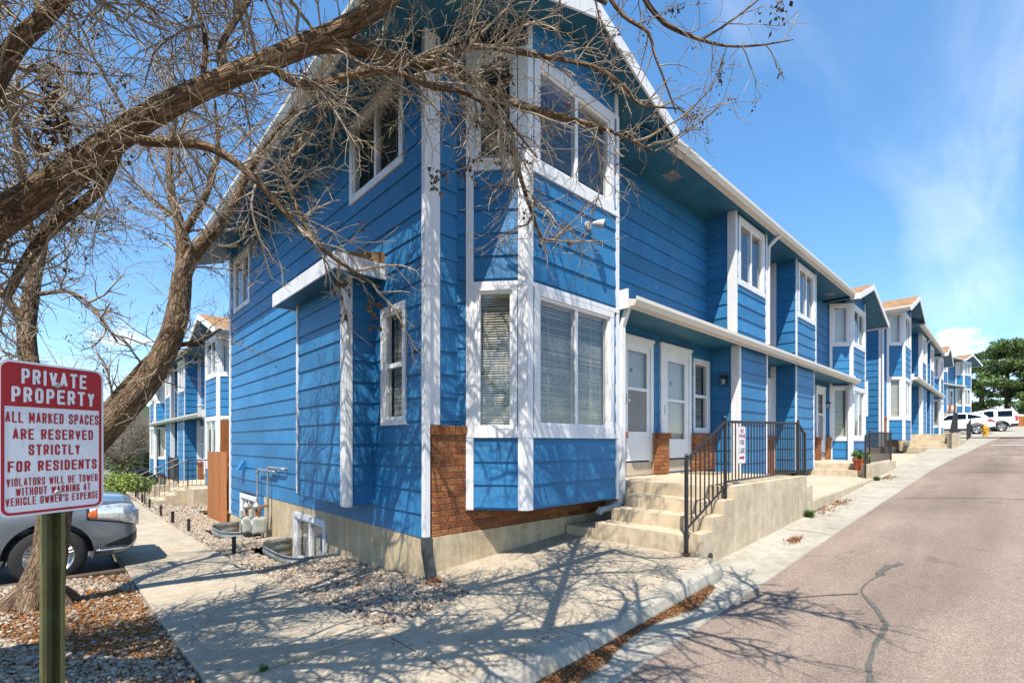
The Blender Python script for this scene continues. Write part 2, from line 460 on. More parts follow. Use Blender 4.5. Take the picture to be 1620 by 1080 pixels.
# ---------------------------------------------------------------- helpers
class MB:
    def __init__(s): s.v = []; s.f = []
    def add(s, vs, fs):
        o = len(s.v); s.v.extend(vs); s.f.extend([tuple(i + o for i in f) for f in fs]); return s
    def box(s, x0, x1, y0, y1, z0, z1):
        return s.add([(x0, y0, z0), (x1, y0, z0), (x1, y1, z0), (x0, y1, z0), (x0, y0, z1), (x1, y0, z1), (x1, y1, z1), (x0, y1, z1)],
                     [(0, 3, 2, 1), (4, 5, 6, 7), (0, 1, 5, 4), (1, 2, 6, 5), (2, 3, 7, 6), (3, 0, 4, 7)])
    def hexa(s, p):   # 8 points: bottom quad, top quad
        return s.add([tuple(q) for q in p], [(0, 3, 2, 1), (4, 5, 6, 7), (0, 1, 5, 4), (1, 2, 6, 5), (2, 3, 7, 6), (3, 0, 4, 7)])
    def prism(s, poly, z0, z1):
        n = len(poly)
        zf0 = z0 if callable(z0) else (lambda x, y: z0)
        zf1 = z1 if callable(z1) else (lambda x, y: z1)
        vs = [(x, y, zf0(x, y)) for x, y in poly] + [(x, y, zf1(x, y)) for x, y in poly]
        fs = [tuple(range(n - 1, -1, -1)), tuple(range(n, 2 * n))]
        fs += [(i, (i + 1) % n, n + (i + 1) % n, n + i) for i in range(n)]
        return s.add(vs, fs)
    def extrude(s, prof, a, b):   # prof: list of 3D offsets, swept from a to b
        a, b = Vector(a), Vector(b); n = len(prof)
        vs = [tuple(a + Vector(p)) for p in prof] + [tuple(b + Vector(p)) for p in prof]
        fs = [tuple(range(n)), tuple(range(2 * n - 1, n - 1, -1))]
        fs += [(i, n + i, n + (i + 1) % n, (i + 1) % n) for i in range(n)]
        return s.add(vs, fs)
    def tube(s, pts, rads, n=8, cap=True):
        pts = [Vector(p) for p in pts]
        if isinstance(rads, (int, float)): rads = [rads] * len(pts)
        t = (pts[1] - pts[0]).normalized()
        a = t.orthogonal().normalized()
        o = len(s.v)
        for i, p in enumerate(pts):
            t = ((pts[min(i + 1, len(pts) - 1)] - pts[max(i - 1, 0)])).normalized()
            a = (a - t * a.dot(t)).normalized()
            b = t.cross(a)
            for k in range(n):
                an = 2 * math.pi * k / n
                s.v.append(tuple(p + (a * math.cos(an) + b * math.sin(an)) * rads[i]))
        for i in range(len(pts) - 1):
            for k in range(n):
                k2 = (k + 1) % n
                s.f.append((o + i * n + k, o + i * n + k2, o + (i + 1) * n + k2, o + (i + 1) * n + k))
        if cap:
            s.f.append(tuple(o + k for k in range(n - 1, -1, -1)))
            e = o + (len(pts) - 1) * n
            s.f.append(tuple(e + k for k in range(n)))
        return s
    def lathe(s, prof, n=16, axis=2, at=(0, 0, 0), cap=True):   # prof (r, h)
        o = len(s.v)
        for r, h in prof:
            for k in range(n):
                a = 2 * math.pi * k / n
                c = [r * math.cos(a), r * math.sin(a)]
                c.insert(axis, h)
                s.v.append((c[0] + at[0], c[1] + at[1], c[2] + at[2]))
        for i in range(len(prof) - 1):
            for k in range(n):
                k2 = (k + 1) % n
                s.f.append((o + i * n + k, o + i * n + k2, o + (i + 1) * n + k2, o + (i + 1) * n + k))
        if not cap: return s
        s.f.append(tuple(o + k for k in range(n - 1, -1, -1)))
        e = o + (len(prof) - 1) * n
        s.f.append(tuple(e + k for k in range(n)))
        return s
    def mesh(s, name, material=None, smooth=False):
        me = bpy.data.meshes.new(name)
        me.from_pydata(s.v, [], s.f)
        if material: me.materials.append(MATS[material])
        me.validate()
        if smooth:
            me.polygons.foreach_set('use_smooth', [True] * len(me.polygons))
        me.update()
        return me
    def build(s, name, material, parent=None, smooth=False, bevel=0.0, fix=True):
        me = s.mesh(name, material, smooth)
        if fix or bevel:
            bm = bmesh.new(); bm.from_mesh(me)
            bmesh.ops.recalc_face_normals(bm, faces=bm.faces)
            if bevel:
                bmesh.ops.bevel(bm, geom=bm.edges[:], offset=bevel, segments=2, profile=0.6, affect='EDGES', clamp_overlap=True)
            bm.to_mesh(me); bm.free()
        return link(name, me, parent)
def link(name, me, parent=None):
    o = bpy.data.objects.new(name, me)
    COL.objects.link(o)
    if parent is not None: o.parent = parent
    return o
def tag(o, label=None, cat=None, group=None, kind=None):
    if label: o['label'] = label
    if cat: o['category'] = cat
    if group: o['group'] = group
    if kind: o['kind'] = kind
    return o
def thing(name, label, cat, loc=(0, 0, 0), rz=0.0, group=None):
    o = bpy.data.objects.new(name, None)
    o.empty_display_size = 0.2
    COL.objects.link(o)
    o.location = loc; o.rotation_euler = (0, 0, rz)
    return tag(o, label, cat, group)
def arr_mesh(name, V, F, material, smooth=False, attrs=None):
    """V (n,3) array, F (m,k) int array with one k"""
    me = bpy.data.meshes.new(name)
    n, (m, k) = len(V), F.shape
    me.vertices.add(n); me.vertices.foreach_set('co', np.asarray(V, np.float32).ravel())
    me.loops.add(m * k); me.loops.foreach_set('vertex_index', np.asarray(F, np.int32).ravel())
    me.polygons.add(m)
    me.polygons.foreach_set('loop_start', np.arange(0, m * k, k, dtype=np.int32))
    me.polygons.foreach_set('loop_total', np.full(m, k, np.int32))
    if smooth: me.polygons.foreach_set('use_smooth', np.ones(m, bool))
    for nm, typ, data in (attrs or []):
        a = me.attributes.new(nm, typ, 'POINT')
        a.data.foreach_set('vector' if typ == 'FLOAT_VECTOR' else 'value', np.asarray(data, np.float32).ravel())
    me.materials.append(MATS[material])
    me.update(calc_edges=True)
    return me
def at(px, py, depth):
    """a point of the place seen at photo pixel (px, py) at that distance ahead"""
    r = (px - 810) / FPX
    return Vector(((CA + r * SA) * depth, (SA - r * CA) * depth, EYE + (700 - py) / FPX * depth))
def lerp_table(tab, x):
    if x <= tab[0][0]: return tab[0][1]
    for (a, b), (c, d) in zip(tab, tab[1:]):
        if x <= c: return b + (d - b) * (x - a) / (c - a)
    return tab[-1][1]

# ================================================================ terrain heights
RP = [(-60, -3.2), (-12, -0.75), (0, -0.20), (2.7, -0.115), (5.7, 0.05), (9, 0.24), (14.4, 0.52), (18, 0.71), (30, 1.33), (42, 1.85), (50, 2.05), (60, 2.55), (90, 3.7), (200, 6)]
def road_z(x): return lerp_table(RP, x)
PADT = [(-10, -0.5), (0.3, -0.04), (2.9, 0.02), (5.35, 0.20), (7, 0.30)]
LT = [(3.5, 0.005), (6, -0.18), (9.6, -0.34), (14, -0.46), (21, -0.55), (40, -1.1), (80, -2)]
def walk_z(x, y):
    if y < 3.5: return lerp_table(PADT, x) if x < 2.9 else lerp_table(PADT, x)
    if y < 4.6 and x > 1.9: return lerp_table(PADT, x)
    return lerp_table(LT, y)
WT = [(3.5, 0.0), (4.5, -0.02), (6, -0.15), (8, -0.24), (9.6, -0.30), (11, -0.48), (14, -0.58), (18, -0.62), (30, -0.8)]
def gravel_z(x, y):
    if x > 1.5:
        f = min(1, max(0, (x - 1.9) / 1.1))
        return (lerp_table(LT, y) - 0.045) * (1 - f) + (lerp_table(WT, y) - 0.02) * f
    f = min(1, max(0, (0.65 - x) / 1.2))
    return (lerp_table(LT, max(y, 3.5)) - 0.045) * (1 - f) + (lerp_table([(2, -0.06), (5, -0.10), (7, -0.17), (8.6, -0.26)], y)) * f + 0.03 * math.sin(x * 3.1) * math.sin(y * 2.3) * f
EDGE = [(-60, 1.9), (20, 1.9), (29, 1.54), (39, 1.3), (44, 0.9), (60, -0.6), (90, -4)]
def edge_y(x): return lerp_table(EDGE, x)

def base_z(x, y):
    zr = road_z(x)
    zl = lerp_table([(2, 0), (3.5, 0.0), (6, -0.2), (10, -0.38), (14, -0.55), (21, -0.72), (40, -1.3), (90, -2.2)], y)
    w = min(1, max(0, (12 - x) / 9))
    return (zr if y < 2.4 else zr * (1 - w) + min(zr, 0) * w * 0.3 + zl * w)
def sheet(name, xs, ys, zf, material, parent=None):
    mb = MB(); nx, ny = len(xs), len(ys)
    for y in ys:
        for x in xs: mb.v.append((x, y, zf(x, y)))
    for j in range(ny - 1):
        for i in range(nx - 1):
            a = j * nx + i
            mb.f.append((a, a + 1, a + nx + 1, a + nx))
    return mb.build(name, material, parent, smooth=True, fix=False)
gx = [-900, -400, -150, -60, -30, -15, -8, -4, -1, 1.5, 1.9, 5, 9, 14, 20, 23, 28, 40, 55, 75, 100, 150, 300, 900]
gy = [-900, -400, -150, -60, -30, -15, -8, -3, 1, 2.2, 4, 4.6, 7, 11, 13, 14, 21, 28, 40, 60, 90, 150, 400, 900]
tag(sheet('ground', gx, gy, lambda x, y: base_z(x, y) - (1.3 if (1.9 <= x <= 22 and 4.6 <= y <= 13) else 0.16), 'ground'), kind='structure')

# road
mb = MB()
xs = [-60, -30, -15, -8, -4, 0, 1.5, 2.7, 4, 5.7, 7.5, 9, 11.5, 14.4, 18, 22, 26, 30, 36, 42, 50, 60, 75, 90]
for x in xs:
    for k in range(7):
        y = -8.5 + (edge_y(x) + 8.5) * k / 6
        mb.v.append((x, y, road_z(x) - 0.005 + 0.02 * math.sin(math.pi * k / 6)))
for i in range(len(xs) - 1):
    for k in range(6):
        a = i * 7 + k
        mb.f.append((a, a + 7, a + 8, a + 1))
road = tag(mb.build('road', 'road', smooth=True), kind='structure')
# parking area at the top of the lane
tag(sheet('parking_area', [40, 44, 50, 56, 62, 70, 80], [-6, -1, 2, 6, 12], lambda x, y: road_z(x) + 0.06, 'pan'), kind='structure')

# tar-sealed crack on the road
def ribbon(path, widths, zf, material, name, parent, jit=0.02, sub=8):
    P = [Vector((*p, 0)) for p in path]
    pts, ws = [], []
    for i in range(len(P) - 1):
        for k in range(sub):
            t = k / sub
            p0, p1, p2, p3 = P[max(i - 1, 0)], P[i], P[i + 1], P[min(i + 2, len(P) - 1)]
            q = 0.5 * ((2 * p1) + (p2 - p0) * t + (2 * p0 - 5 * p1 + 4 * p2 - p3) * t * t + (3 * p1 - p0 - 3 * p2 + p3) * t ** 3)
            pts.append(q); ws.append(widths[i] * (1 - t) + widths[i + 1] * t)
    pts.append(P[-1]); ws.append(widths[-1])
    mb = MB()
    for i, p in enumerate(pts):
        t = (pts[min(i + 1, len(pts) - 1)] - pts[max(i - 1, 0)]).normalized()
        nrm = Vector((-t.y, t.x, 0))
        for s in (-1, 1):
            q = p + nrm * s * (ws[i] * 0.5 + random.uniform(-jit, jit) * ws[i] * 13)
            mb.v.append((q.x, q.y, zf(q.x, q.y)))
    for i in range(len(pts) - 1):
        mb.f.append((2 * i, 2 * i + 1, 2 * i + 3, 2 * i + 2))
    return mb.build(name, material, parent, fix=False)
def rz(x, y):
    e = edge_y(x); k = (y + 8.5) / (e + 8.5)
    return road_z(x) + 0.001 + 0.02 * math.sin(math.pi * k)
ribbon([(3.0, 0.50), (3.6, 0.66), (4.3, 0.78), (4.9, 0.80), (5.35, 0.96), (5.65, 1.10), (5.95, 1.13), (6.35, 1.09)], [0.065, 0.05, 0.032, 0.04, 0.036, 0.02, 0.012, 0.022], rz, 'tar', 'crack_seal', road)
ribbon([(6.35, 1.09), (6.7, 1.08), (7.0, 0.98)], [0.05, 0.11, 0.03], rz, 'tar', 'crack_seal', road)
ribbon([(5.6, 1.12), (5.35, 1.35), (5.0, 1.62), (4.7, 1.85)], [0.03, 0.018, 0.02, 0.012], rz, 'tar', 'crack_seal', road)
ribbon([(12.2, 1.7), (12.9, 0.4), (13.0, -0.8), (13.6, -2.4), (13.4, -4)], [0.02, 0.03, 0.035, 0.03, 0.03], rz, 'tar', 'crack_seal', road)
ribbon([(17.5, 1.5), (18.4, 0.2), (18.2, -1.4), (19.0, -3)], [0.03, 0.05, 0.05, 0.04], rz, 'tar', 'crack_seal', road)
ribbon([(24, 1.3), (24.8, 0.1), (24.6, -1.5), (25.4, -3.2)], [0.04, 0.06, 0.06, 0.05], rz, 'tar', 'crack_seal', road)
ribbon([(2.9, 0.28), (3.2, 0.2), (3.5, 0.24)], [0.05, 0.09, 0.02], rz, 'tar', 'crack_seal', road)
sheet('stop_line', [31.2, 31.5], [-3.6, -2, 0, 1.2], lambda x, y: rz(x, y) + 0.003, 'sign_white', road)

# gutter pan beside curb and wall
mb = MB()
xs = [-14, -6, 0, 1.5, 2.7, 4, 5.35, 5.7, 7.5, 9, 11.5, 14.4, 18, 22, 26, 30, 36, 42]
def pan_in(x): return 2.27 if x < 5.4 else 2.66 + max(0, x - 18) * 0.004
for x in xs:
    e = edge_y(x) - 0.02
    for k, y in enumerate((e, e + 0.02, e + 0.22, pan_in(x), pan_in(x) + 0.3)):
        mb.v.append((x, y, road_z(x) + (-0.05, 0.008, 0.0, 0.012, 0.012)[k]))
for i in range(len(xs) - 1):
    for k in range(4):
        a = i * 5 + k
        mb.f.append((a, a + 5, a + 6, a + 1))
gut = tag(mb.build('gutter_pan', 'pan'), kind='structure')
def panz(x, y): return road_z(x) + 0.0145
for jx in (8.0, 11.9, 15.6, 19.5):
    ribbon([(jx, edge_y(jx)), (jx + 0.05, 2.2), (jx + 0.02, 2.6)], [0.012, 0.018, 0.012], panz, 'soil', 'joint', gut)

# curb with rounded top, in segments
curb = tag(bpy.data.objects.new('curb', None), kind='structure'); COL.objects.link(curb)
cxs = [0.25, 1.7, 2.9, 4.15, 5.32]
for a, b in zip(cxs, cxs[1:]):
    mb = MB(); n = 7
    for i in range(n):
        x = a + 0.004 + (b - a - 0.008) * i / (n - 1)
        zt = walk_z(x, 2.4) + 0.002; zb = road_z(x) - 0.1
        if b > 5 and i == n - 1: zt -= 0.035
        if b > 5 and i == n - 2: zt -= 0.008
        w = 0.0 if not (b > 5 and i == n - 1) else 0.05
        for y, z in ((2.235 + w, zb), (2.243 + w, zb + (zt - zb) * 0.6), (2.262 + w, zt - 0.03), (2.285 + w, zt - 0.006), (2.32, zt), (2.418, zt), (2.418, zb)):
            mb.v.append((x, y, z))
    m = 7
    for i in range(n - 1):
        for k in range(m):
            k2 = (k + 1) % m
            mb.f.append((i * m + k, i * m + k2, (i + 1) * m + k2, (i + 1) * m + k))
    mb.f.append(tuple(range(m))); mb.f.append(tuple((n - 1) * m + k for k in range(m - 1, -1, -1)))
    mb.build('curb_stone', 'curb', curb)

# walkway slabs
walkway = tag(bpy.data.objects.new('walkway', None), kind='structure'); COL.objects.link(walkway)
def slab(poly, name='slab', parent=walkway, material='walk', th=0.14, lift=0.0):
    # triangulated via a finer fan so it follows the gentle grade
    mb = MB()
    mb.prism(poly, lambda x, y: walk_z(x, y) - th, lambda x, y: walk_z(x, y) + lift)
    return mb.build(name, material, parent, bevel=0.008)
g = 0.006
slab([(0.66, 2.424), (1.86 - g, 2.424), (1.86 - g, 3.5 - g), (0.66, 3.5 - g)])
slab([(1.86 + g, 2.424), (2.90 - g, 2.424), (2.955 - g, 3.74), (1.86 + g, 3.52)])
slab([(2.90 + g, 2.424), (4.1, 2.424), (5.36, 2.424), (5.36, 4.0), (5.36, 4.585), (4.1, 4.585), (3.07, 4.585), (2.955 + g, 3.74)])
y = 3.5
while y < 29:
    y2 = y + 1.52
    slab([(0.66 + 0.1 * (y > 20), y + g), (1.88, y + g), (1.88, y2 - g), (0.66 + 0.1 * (y > 20), y2 - g)])
    y = y2
# cross walk far away and lawn
tag(sheet('lawn', [-14, -6, 0.55], [24, 28, 34, 44], lambda x, y: base_z(x, y) + 0.02, 'lawn'), kind='structure')
tag(sheet('parking_lot', [-30, -15, -6, -1, 0.6], [8.62, 12, 16, 20, 24], lambda x, y: -0.46 - 0.012 * max(0, y - 10), 'lot_asphalt'), kind='structure')
# gravel bed soil under the stones
sb = sheet('soil_bed', [1.83, 2.1, 2.31, 2.7, 3.08], [3.55, 4.2, 5, 6, 6.7, 7.33, 8.2, 9.17, 10, 11.13, 12, 12.78, 14, 15.5, 17.5, 18], lambda x, y: gravel_z(x, y), 'soil')
bm = bmesh.new(); bm.from_mesh(sb.data)
bmesh.ops.delete(bm, geom=[f for f in bm.faces if f.calc_center_median().x > 2.32 and (7.3 < f.calc_center_median().y < 9.2 or 11.1 < f.calc_center_median().y < 12.8)], context='FACES')
bm.to_mesh(sb.data); bm.free()
tag(sb, kind='structure')
for wy0, wy1 in ((7.2, 9.3), (11.0, 12.9)):
    tag(MB().box(2.2, 3.1, wy0, wy1, -0.95, -0.72).build('soil_bed', 'soil'), kind='structure')
tag(sheet('soil_bed', [-4.5, -3, -2, -1.2, -0.6, 0, 0.3, 0.68], [1.2, 2.0, 2.6, 3.2, 4, 5, 6, 7, 8, 8.6], lambda x, y: gravel_z(x, y), 'soil'), kind='structure')
mb = MB().box(-4.5, 0.64, 8.58, 8.70, -0.6, -0.26)  # dark strip put in to draw the shade along the gravel's drop
tag(mb.build('shade_strip', 'dark_brown', bevel=0.012), 'dark strip put in for shade, edging the gravel in front of the parked grey SUV', 'edging')

# ================================================================ townhouse builder
BL, BD = 19.1, 9.0
EXP = 0.272
class Frame:
    def __init__(s, p0, p1):
        s.p0 = Vector((*p0, 0)); d = Vector((*p1, 0)) - s.p0
        s.len = d.length; s.u = d / s.len; s.n = Vector((s.u.y, -s.u.x, 0))
    def pt(s, u, o, z): 
        q = s.p0 + s.u * u + s.n * o
        return (q.x, q.y, z)
    def box(s, mb, u0, u1, z0, z1, o0, o1):
        mb.hexa([s.pt(u0, o0, z0), s.pt(u1, o0, z0), s.pt(u1, o1, z0), s.pt(u0, o1, z0),
                 s.pt(u0, o0, z1), s.pt(u1, o0, z1), s.pt(u1, o1, z1), s.pt(u0, o1, z1)])
def cut_spans(a, b, holes):
    sp = [(a, b)]
    for h0, h1 in holes:
        out = []
        for s0, s1 in sp:
            if h1 <= s0 or h0 >= s1: out.append((s0, s1)); continue
            if h0 - s0 > 0.012: out.append((s0, h0))
            if s1 - h1 > 0.012: out.append((h1, s1))
        sp = out
    return sp
def wall(root, fr, z0, z1, holes=(), side=True, indiv=True, u0=0.0, u1=None, phase=0.40, mat_='siding', core=True, name='wall'):
    """holes: (u0,u1,z0,z1). a core skin with openings plus lap boards proud of it"""
    u1 = fr.len if u1 is None else u1
    cuts = sorted({z0, z1, *[min(max(h[k], z0), z1) for h in holes for k in (2, 3)]})
    mb = MB()
    for a, b in zip(cuts, cuts[1:]):
        if b - a < 1e-4: continue
        hs = [(h[0], h[1]) for h in holes if h[2] < (a + b) / 2 < h[3]]
        for s0, s1 in cut_spans(u0, u1, hs): fr.box(mb, s0, s1, a, b, -0.10, 0.0)
    w = mb.build(name, mat_, root)
    if not side: return w
    k0 = math.floor((z0 - phase) / EXP + 1e-6)
    joined = MB(); k = k0
    while phase + k * EXP < z1 - 1e-4:
        cb, ct = phase + k * EXP, phase + (k + 1) * EXP
        lo, hi = max(cb, z0), min(ct, z1)
        zs = sorted({lo, hi, *[h[q] for h in holes for q in (2, 3) if lo < h[q] < hi]})
        for a, b in zip(zs, zs[1:]):
            if b - a < 0.015: continue
            oa = 0.0210 - 0.0180 * (a - cb) / EXP; ob = 0.0210 - 0.0180 * (b - cb) / EXP
            hs = [(h[0], h[1]) for h in holes if h[2] < (a + b) / 2 < h[3]]
            joints = []
            if indiv and u1 - u0 > 3.0:
                jr = random.Random(k * 7 + int(u0 * 10)); ju = u0 + jr.uniform(0.6, 3.4)
                while ju < u1 - 0.4: joints.append((ju - 0.0016, ju + 0.0016)); ju += 3.66
            for s0, s1 in cut_spans(u0, u1, hs + joints):
                m = MB() if indiv else joined
                m.hexa([fr.pt(s0, 0.0005, a), fr.pt(s1, 0.0005, a), fr.pt(s1, oa, a), fr.pt(s0, oa, a),
                        fr.pt(s0, 0.0005, b), fr.pt(s1, 0.0005, b), fr.pt(s1, ob, b), fr.pt(s0, ob, b)])
                if indiv: m.build('board', mat_, w)
        k += 1
    if not indiv and joined.v:
        tag(joined.build('boards', mat_, w), kind='stuff')
    return w
def trimbar(root, fr, u0, u1, z0, z1, o1=0.028, name='trim', material='white_trim', o0=0.0):
    mb = MB(); fr.box(mb, u0, u1, z0, z1, o0, o1)
    return mb.build(name, material, root)
def window(root, fr, u0, u1, z0, z1, kind='slider', blind='blind', drop=1.0, casing=0.09, cas_o=0.034, tilt=0.45):
    """opening u0..u1 x z0..z1 is the outer edge of the casing"""
    c = casing
    mb = MB()
    fr.box(mb, u0, u1, z1 - c, z1, 0.001, cas_o); fr.box(mb, u0, u1, z0, z0 + c, 0.001, cas_o)
    fr.box(mb, u0, u0 + c, z0 + c, z1 - c, 0.001, cas_o - 0.002); fr.box(mb, u1 - c, u1, z0 + c, z1 - c, 0.001, cas_o - 0.002)
    w = mb.build('window', 'white_trim', root)
    a, b, lo, hi = u0 + c, u1 - c, z0 + c, z1 - c
    s = 0.035
    fm = MB()
    fr.box(fm, a, b, lo, lo + s, -0.07, 0.012); fr.box(fm, a, b, hi - s, hi, -0.07, 0.010)
    fr.box(fm, a, a + s, lo + s, hi - s, -0.07, 0.011); fr.box(fm, b - s, b, lo + s, hi - s, -0.07, 0.011)
    mid = (a + b) / 2; zm = (lo + hi) / 2
    if kind == 'slider':
        fr.box(fm, mid - 0.028, mid + 0.028, lo + s, hi - s, -0.06, 0.009)
        pans = [(a + s, mid - 0.028, lo + s, hi - s, -0.012), (mid + 0.028, b - s, lo + s, hi - s, -0.03)]
    elif kind == 'hung':
        fr.box(fm, a + s, b - s, zm - 0.028, zm + 0.028, -0.06, 0.009)
        pans = [(a + s, b - s, lo + s, zm - 0.028, -0.03), (a + s, b - s, zm + 0.028, hi - s, -0.012)]
    else:
        pans = [(a + s, b - s, lo + s, hi - s, -0.02)]
    fm.build('frame', 'vinyl', w)
    for p in pans:
        m = MB(); fr.box(m, p[0], p[1], p[2], p[3], p[4] - 0.004, p[4])
        m.build('pane', 'glass', w)
    if blind in ('blind', 'blind_dark'):
        m = MB(); z = hi - 0.05; end = hi - 0.04 - (hi - lo - 0.06) * drop
        dz, dy = 0.0115, 0.013
        fr.box(m, a + s, b - s, hi - 0.05, hi - 0.01, -0.13, -0.09)
        while z > end:
            j1, j2 = random.uniform(-.0025, .0025), random.uniform(-.0025, .0025)
            dz = 0.0125 + random.uniform(-.0025, .0025)
            m.add([fr.pt(a + s, -0.112 + dy, z - dz + j1), fr.pt(b - s, -0.112 + dy, z - dz + j2), fr.pt(b - s, -0.112 - dy, z + dz + j2), fr.pt(a + s, -0.112 - dy, z + dz + j1)], [(0, 1, 2, 3)])
            z -= 0.030
        for cu in (0.2, 0.8):
            uu = a + (b - a) * cu
            fr.box(m, uu - 0.002, uu + 0.002, end, hi - 0.05, -0.094, -0.091)
        m.build('blind', blind, w, fix=False)
    elif blind == 'shade':
        m = MB(); fr.box(m, a, b, hi - (hi - lo) * drop, hi, -0.12, -0.11)
        m.build('shade', 'shade_white', w)
    m = MB(); fr.box(m, a - 0.1, b + 0.1, lo - 0.1, hi + 0.1, -0.40, -0.36)
    m.build('backing', 'interior', w)
    return w
def hole(u0, u1, z0, z1, c=0.06): return (u0 + c, u1 - c, z0 + c, z1 - c)
BRICK = {}
def brick_mesh(l, h, d):
    key = (round(l, 3), round(h, 3), round(d, 3))
    if key not in BRICK:
        m = MB().box(-l / 2, l / 2, -d / 2, d / 2, -h / 2, h / 2)
        me = m.mesh('brick', 'brick')
        bm = bmesh.new(); bm.from_mesh(me)
        bmesh.ops.recalc_face_normals(bm, faces=bm.faces)
        bmesh.ops.bevel(bm, geom=bm.edges[:], offset=0.004, segments=1, affect='EDGES')
        bm.to_mesh(me); bm.free()
        BRICK[key] = me
    return BRICK[key]
def brickwork(root, fr, u0, u1, z0, z1, thick=0.10, cap=True, indiv=True, o_base=0.0):
    """wainscot standing proud of the frame plane, each brick a piece"""
    mb = MB(); fr.box(mb, u0 + 0.006, u1 - 0.006, z0, z1 - 0.01, o_base, o_base + thick - 0.014)
    w = mb.build('brick_wainscot', 'mortar', root)
    rot = math.atan2(fr.u.y, fr.u.x)
    ch, bl, j = 0.073, 0.205, 0.010
    top = z1 - (0.115 if cap else 0)
    nrow = max(1, round((top - z0) / ch)); ch = (top - z0) / nrow
    big = MB()
    def put(u, z, l, h, d, proud=0.0):
        dd = thick * 0.5
        c = fr.pt(u, o_base + thick - dd / 2 + proud + random.uniform(-0.002, 0.002), z)
        if indiv:
            o = link('brick', brick_mesh(l, h, dd), w); o.location = c; o.rotation_euler = (0, 0, rot + random.uniform(-0.006, 0.006))
        else:
            fr.box(big, u - l / 2, u + l / 2, z - h / 2, z + h / 2, o_base + thick - dd + proud, o_base + thick + proud)
    for r in range(nrow):
        u = u0 - (0.5 * (bl + j) if r % 2 else 0)
        while u < u1 - 0.02:
            a, b = max(u, u0), min(u + bl, u1)
            if b - a > 0.03: put((a + b) / 2, z0 + (r + 0.5) * ch, round(b - a, 2), ch - j, thick)
            u += bl + j
    if cap:
        n = max(1, round((u1 - u0 + 0.04) / 0.078)); wd = (u1 - u0 + 0.04) / n
        for i in range(n): put(u0 - 0.02 + (i + 0.5) * wd, z1 - 0.055, round(wd - 0.008, 3), 0.106, thick, 0.028)
    if not indiv: tag(big.build('bricks', 'brick', w), kind='stuff')
    return w
def gutter_run(root, a, b, name='gutter', s=-1):
    """K-style trough from a to b along local x, front towards -y"""
    prof = [(0, 0, 0), (0, -0.085, 0), (0, -0.098, 0.03), (0, -0.122, 0.075), (0, -0.122, 0.128), (0, -0.112, 0.128), (0, -0.110, 0.08), (0, 0, 0.11)]
    gt = MB().extrude(prof, a, b).build(name, 'gutter', root)
    return gt
def downspout(root, pts, material='white_trim', w=0.07, d=0.055, name='downspout', u=(1, 0, 0)):
    mb = MB(); u = Vector(u)
    P = [Vector(p) for p in pts]
    rings = []
    for i, p in enumerate(P):
        t = (P[min(i + 1, len(P) - 1)] - P[max(i - 1, 0)]).normalized()
        b = t.cross(u).normalized()
        rings.append([tuple(p + u * sx * w / 2 + b * sy * d / 2) for sx, sy in ((-1, -1), (1, -1), (1, 1), (-1, 1))])
    for r in rings: mb.v.extend(r)
    for i in range(len(P) - 1):
        for k in range(4):
            mb.f.append((i * 4 + k, i * 4 + (k + 1) % 4, i * 4 + 4 + (k + 1) % 4, i * 4 + 4 + k))
    mb.f.append((3, 2, 1, 0)); e = (len(P) - 1) * 4; mb.f.append((e, e + 1, e + 2, e + 3))
    return mb.build(name, material, root)
def storm_door(root, fr, u0, u1, z0, z1, kind):
    c = 0.10
    mb = MB()
    fr.box(mb, u0, u0 + c, z0, z1, 0.001, 0.05); fr.box(mb, u1 - c, u1, z0, z1, 0.001, 0.05)
    fr.box(mb, u0 + c, u1 - c, z1 - c - 0.04, z1, 0.001, 0.052); fr.box(mb, u0 - 0.02, u1 + 0.02, z1 - 0.035, z1 + 0.012, 0.002, 0.066)
    d = mb.build('door', 'door_white', root)
    a, b, lo, hi = u0 + c, u1 - c, z0 + 0.03, z1 - c - 0.04
    m = MB(); fr.box(m, a, b, lo, hi, -0.09, -0.05)
    inner = m.build('inner_door', 'door_beige', d)
    m = MB(); s = 0.10 if kind == 1 else 0.16
    gl = lo + (0.50 if kind == 1 else 0.36)
    fr.box(m, a + 0.004, a + s, lo, hi, 0.0, 0.034); fr.box(m, b - s, b - 0.004, lo, hi, 0.0, 0.034)
    fr.box(m, a + s, b - s, hi - s, hi, 0.0, 0.033); fr.box(m, a + s, b - s, lo, gl, 0.0, 0.033)
    zm = gl + (hi - s - gl) * (0.53 if kind == 1 else 0.5)
    fr.box(m, a + s, b - s, zm - 0.025, zm + 0.025, 0.0, 0.031)
    m.build('storm_frame', 'door_white', d)
    for q0, q1 in ((gl, zm - 0.025), (zm + 0.025, hi - s)):
        m = MB(); fr.box(m, a + s, b - s, q0, q1, 0.010, 0.014)
        m.build('pane', 'screen' if (kind == 1 and q0 == gl) else 'glass', d)
    m = MB(); fr.box(m, a + 0.03, a + 0.055, zm - 0.28, zm - 0.10, 0.034, 0.058); fr.box(m, a + 0.03, a + 0.12, zm - 0.22, zm - 0.195, 0.05, 0.072)
    m.build('handle', 'vinyl', d)
    m = MB(); fr.box(m, (a + b) / 2 - 0.10, (a + b) / 2 - 0.045, zm + 0.30, zm + 0.37, -0.05, -0.044)
    m.build('door_knocker', 'black_plastic', d)
    m = MB(); fr.box(m, u0 - 0.02, u1 + 0.02, z0 - 0.22, z0, -0.05, 0.03); 
    m.build('threshold', 'porch_floor', d)
    return d

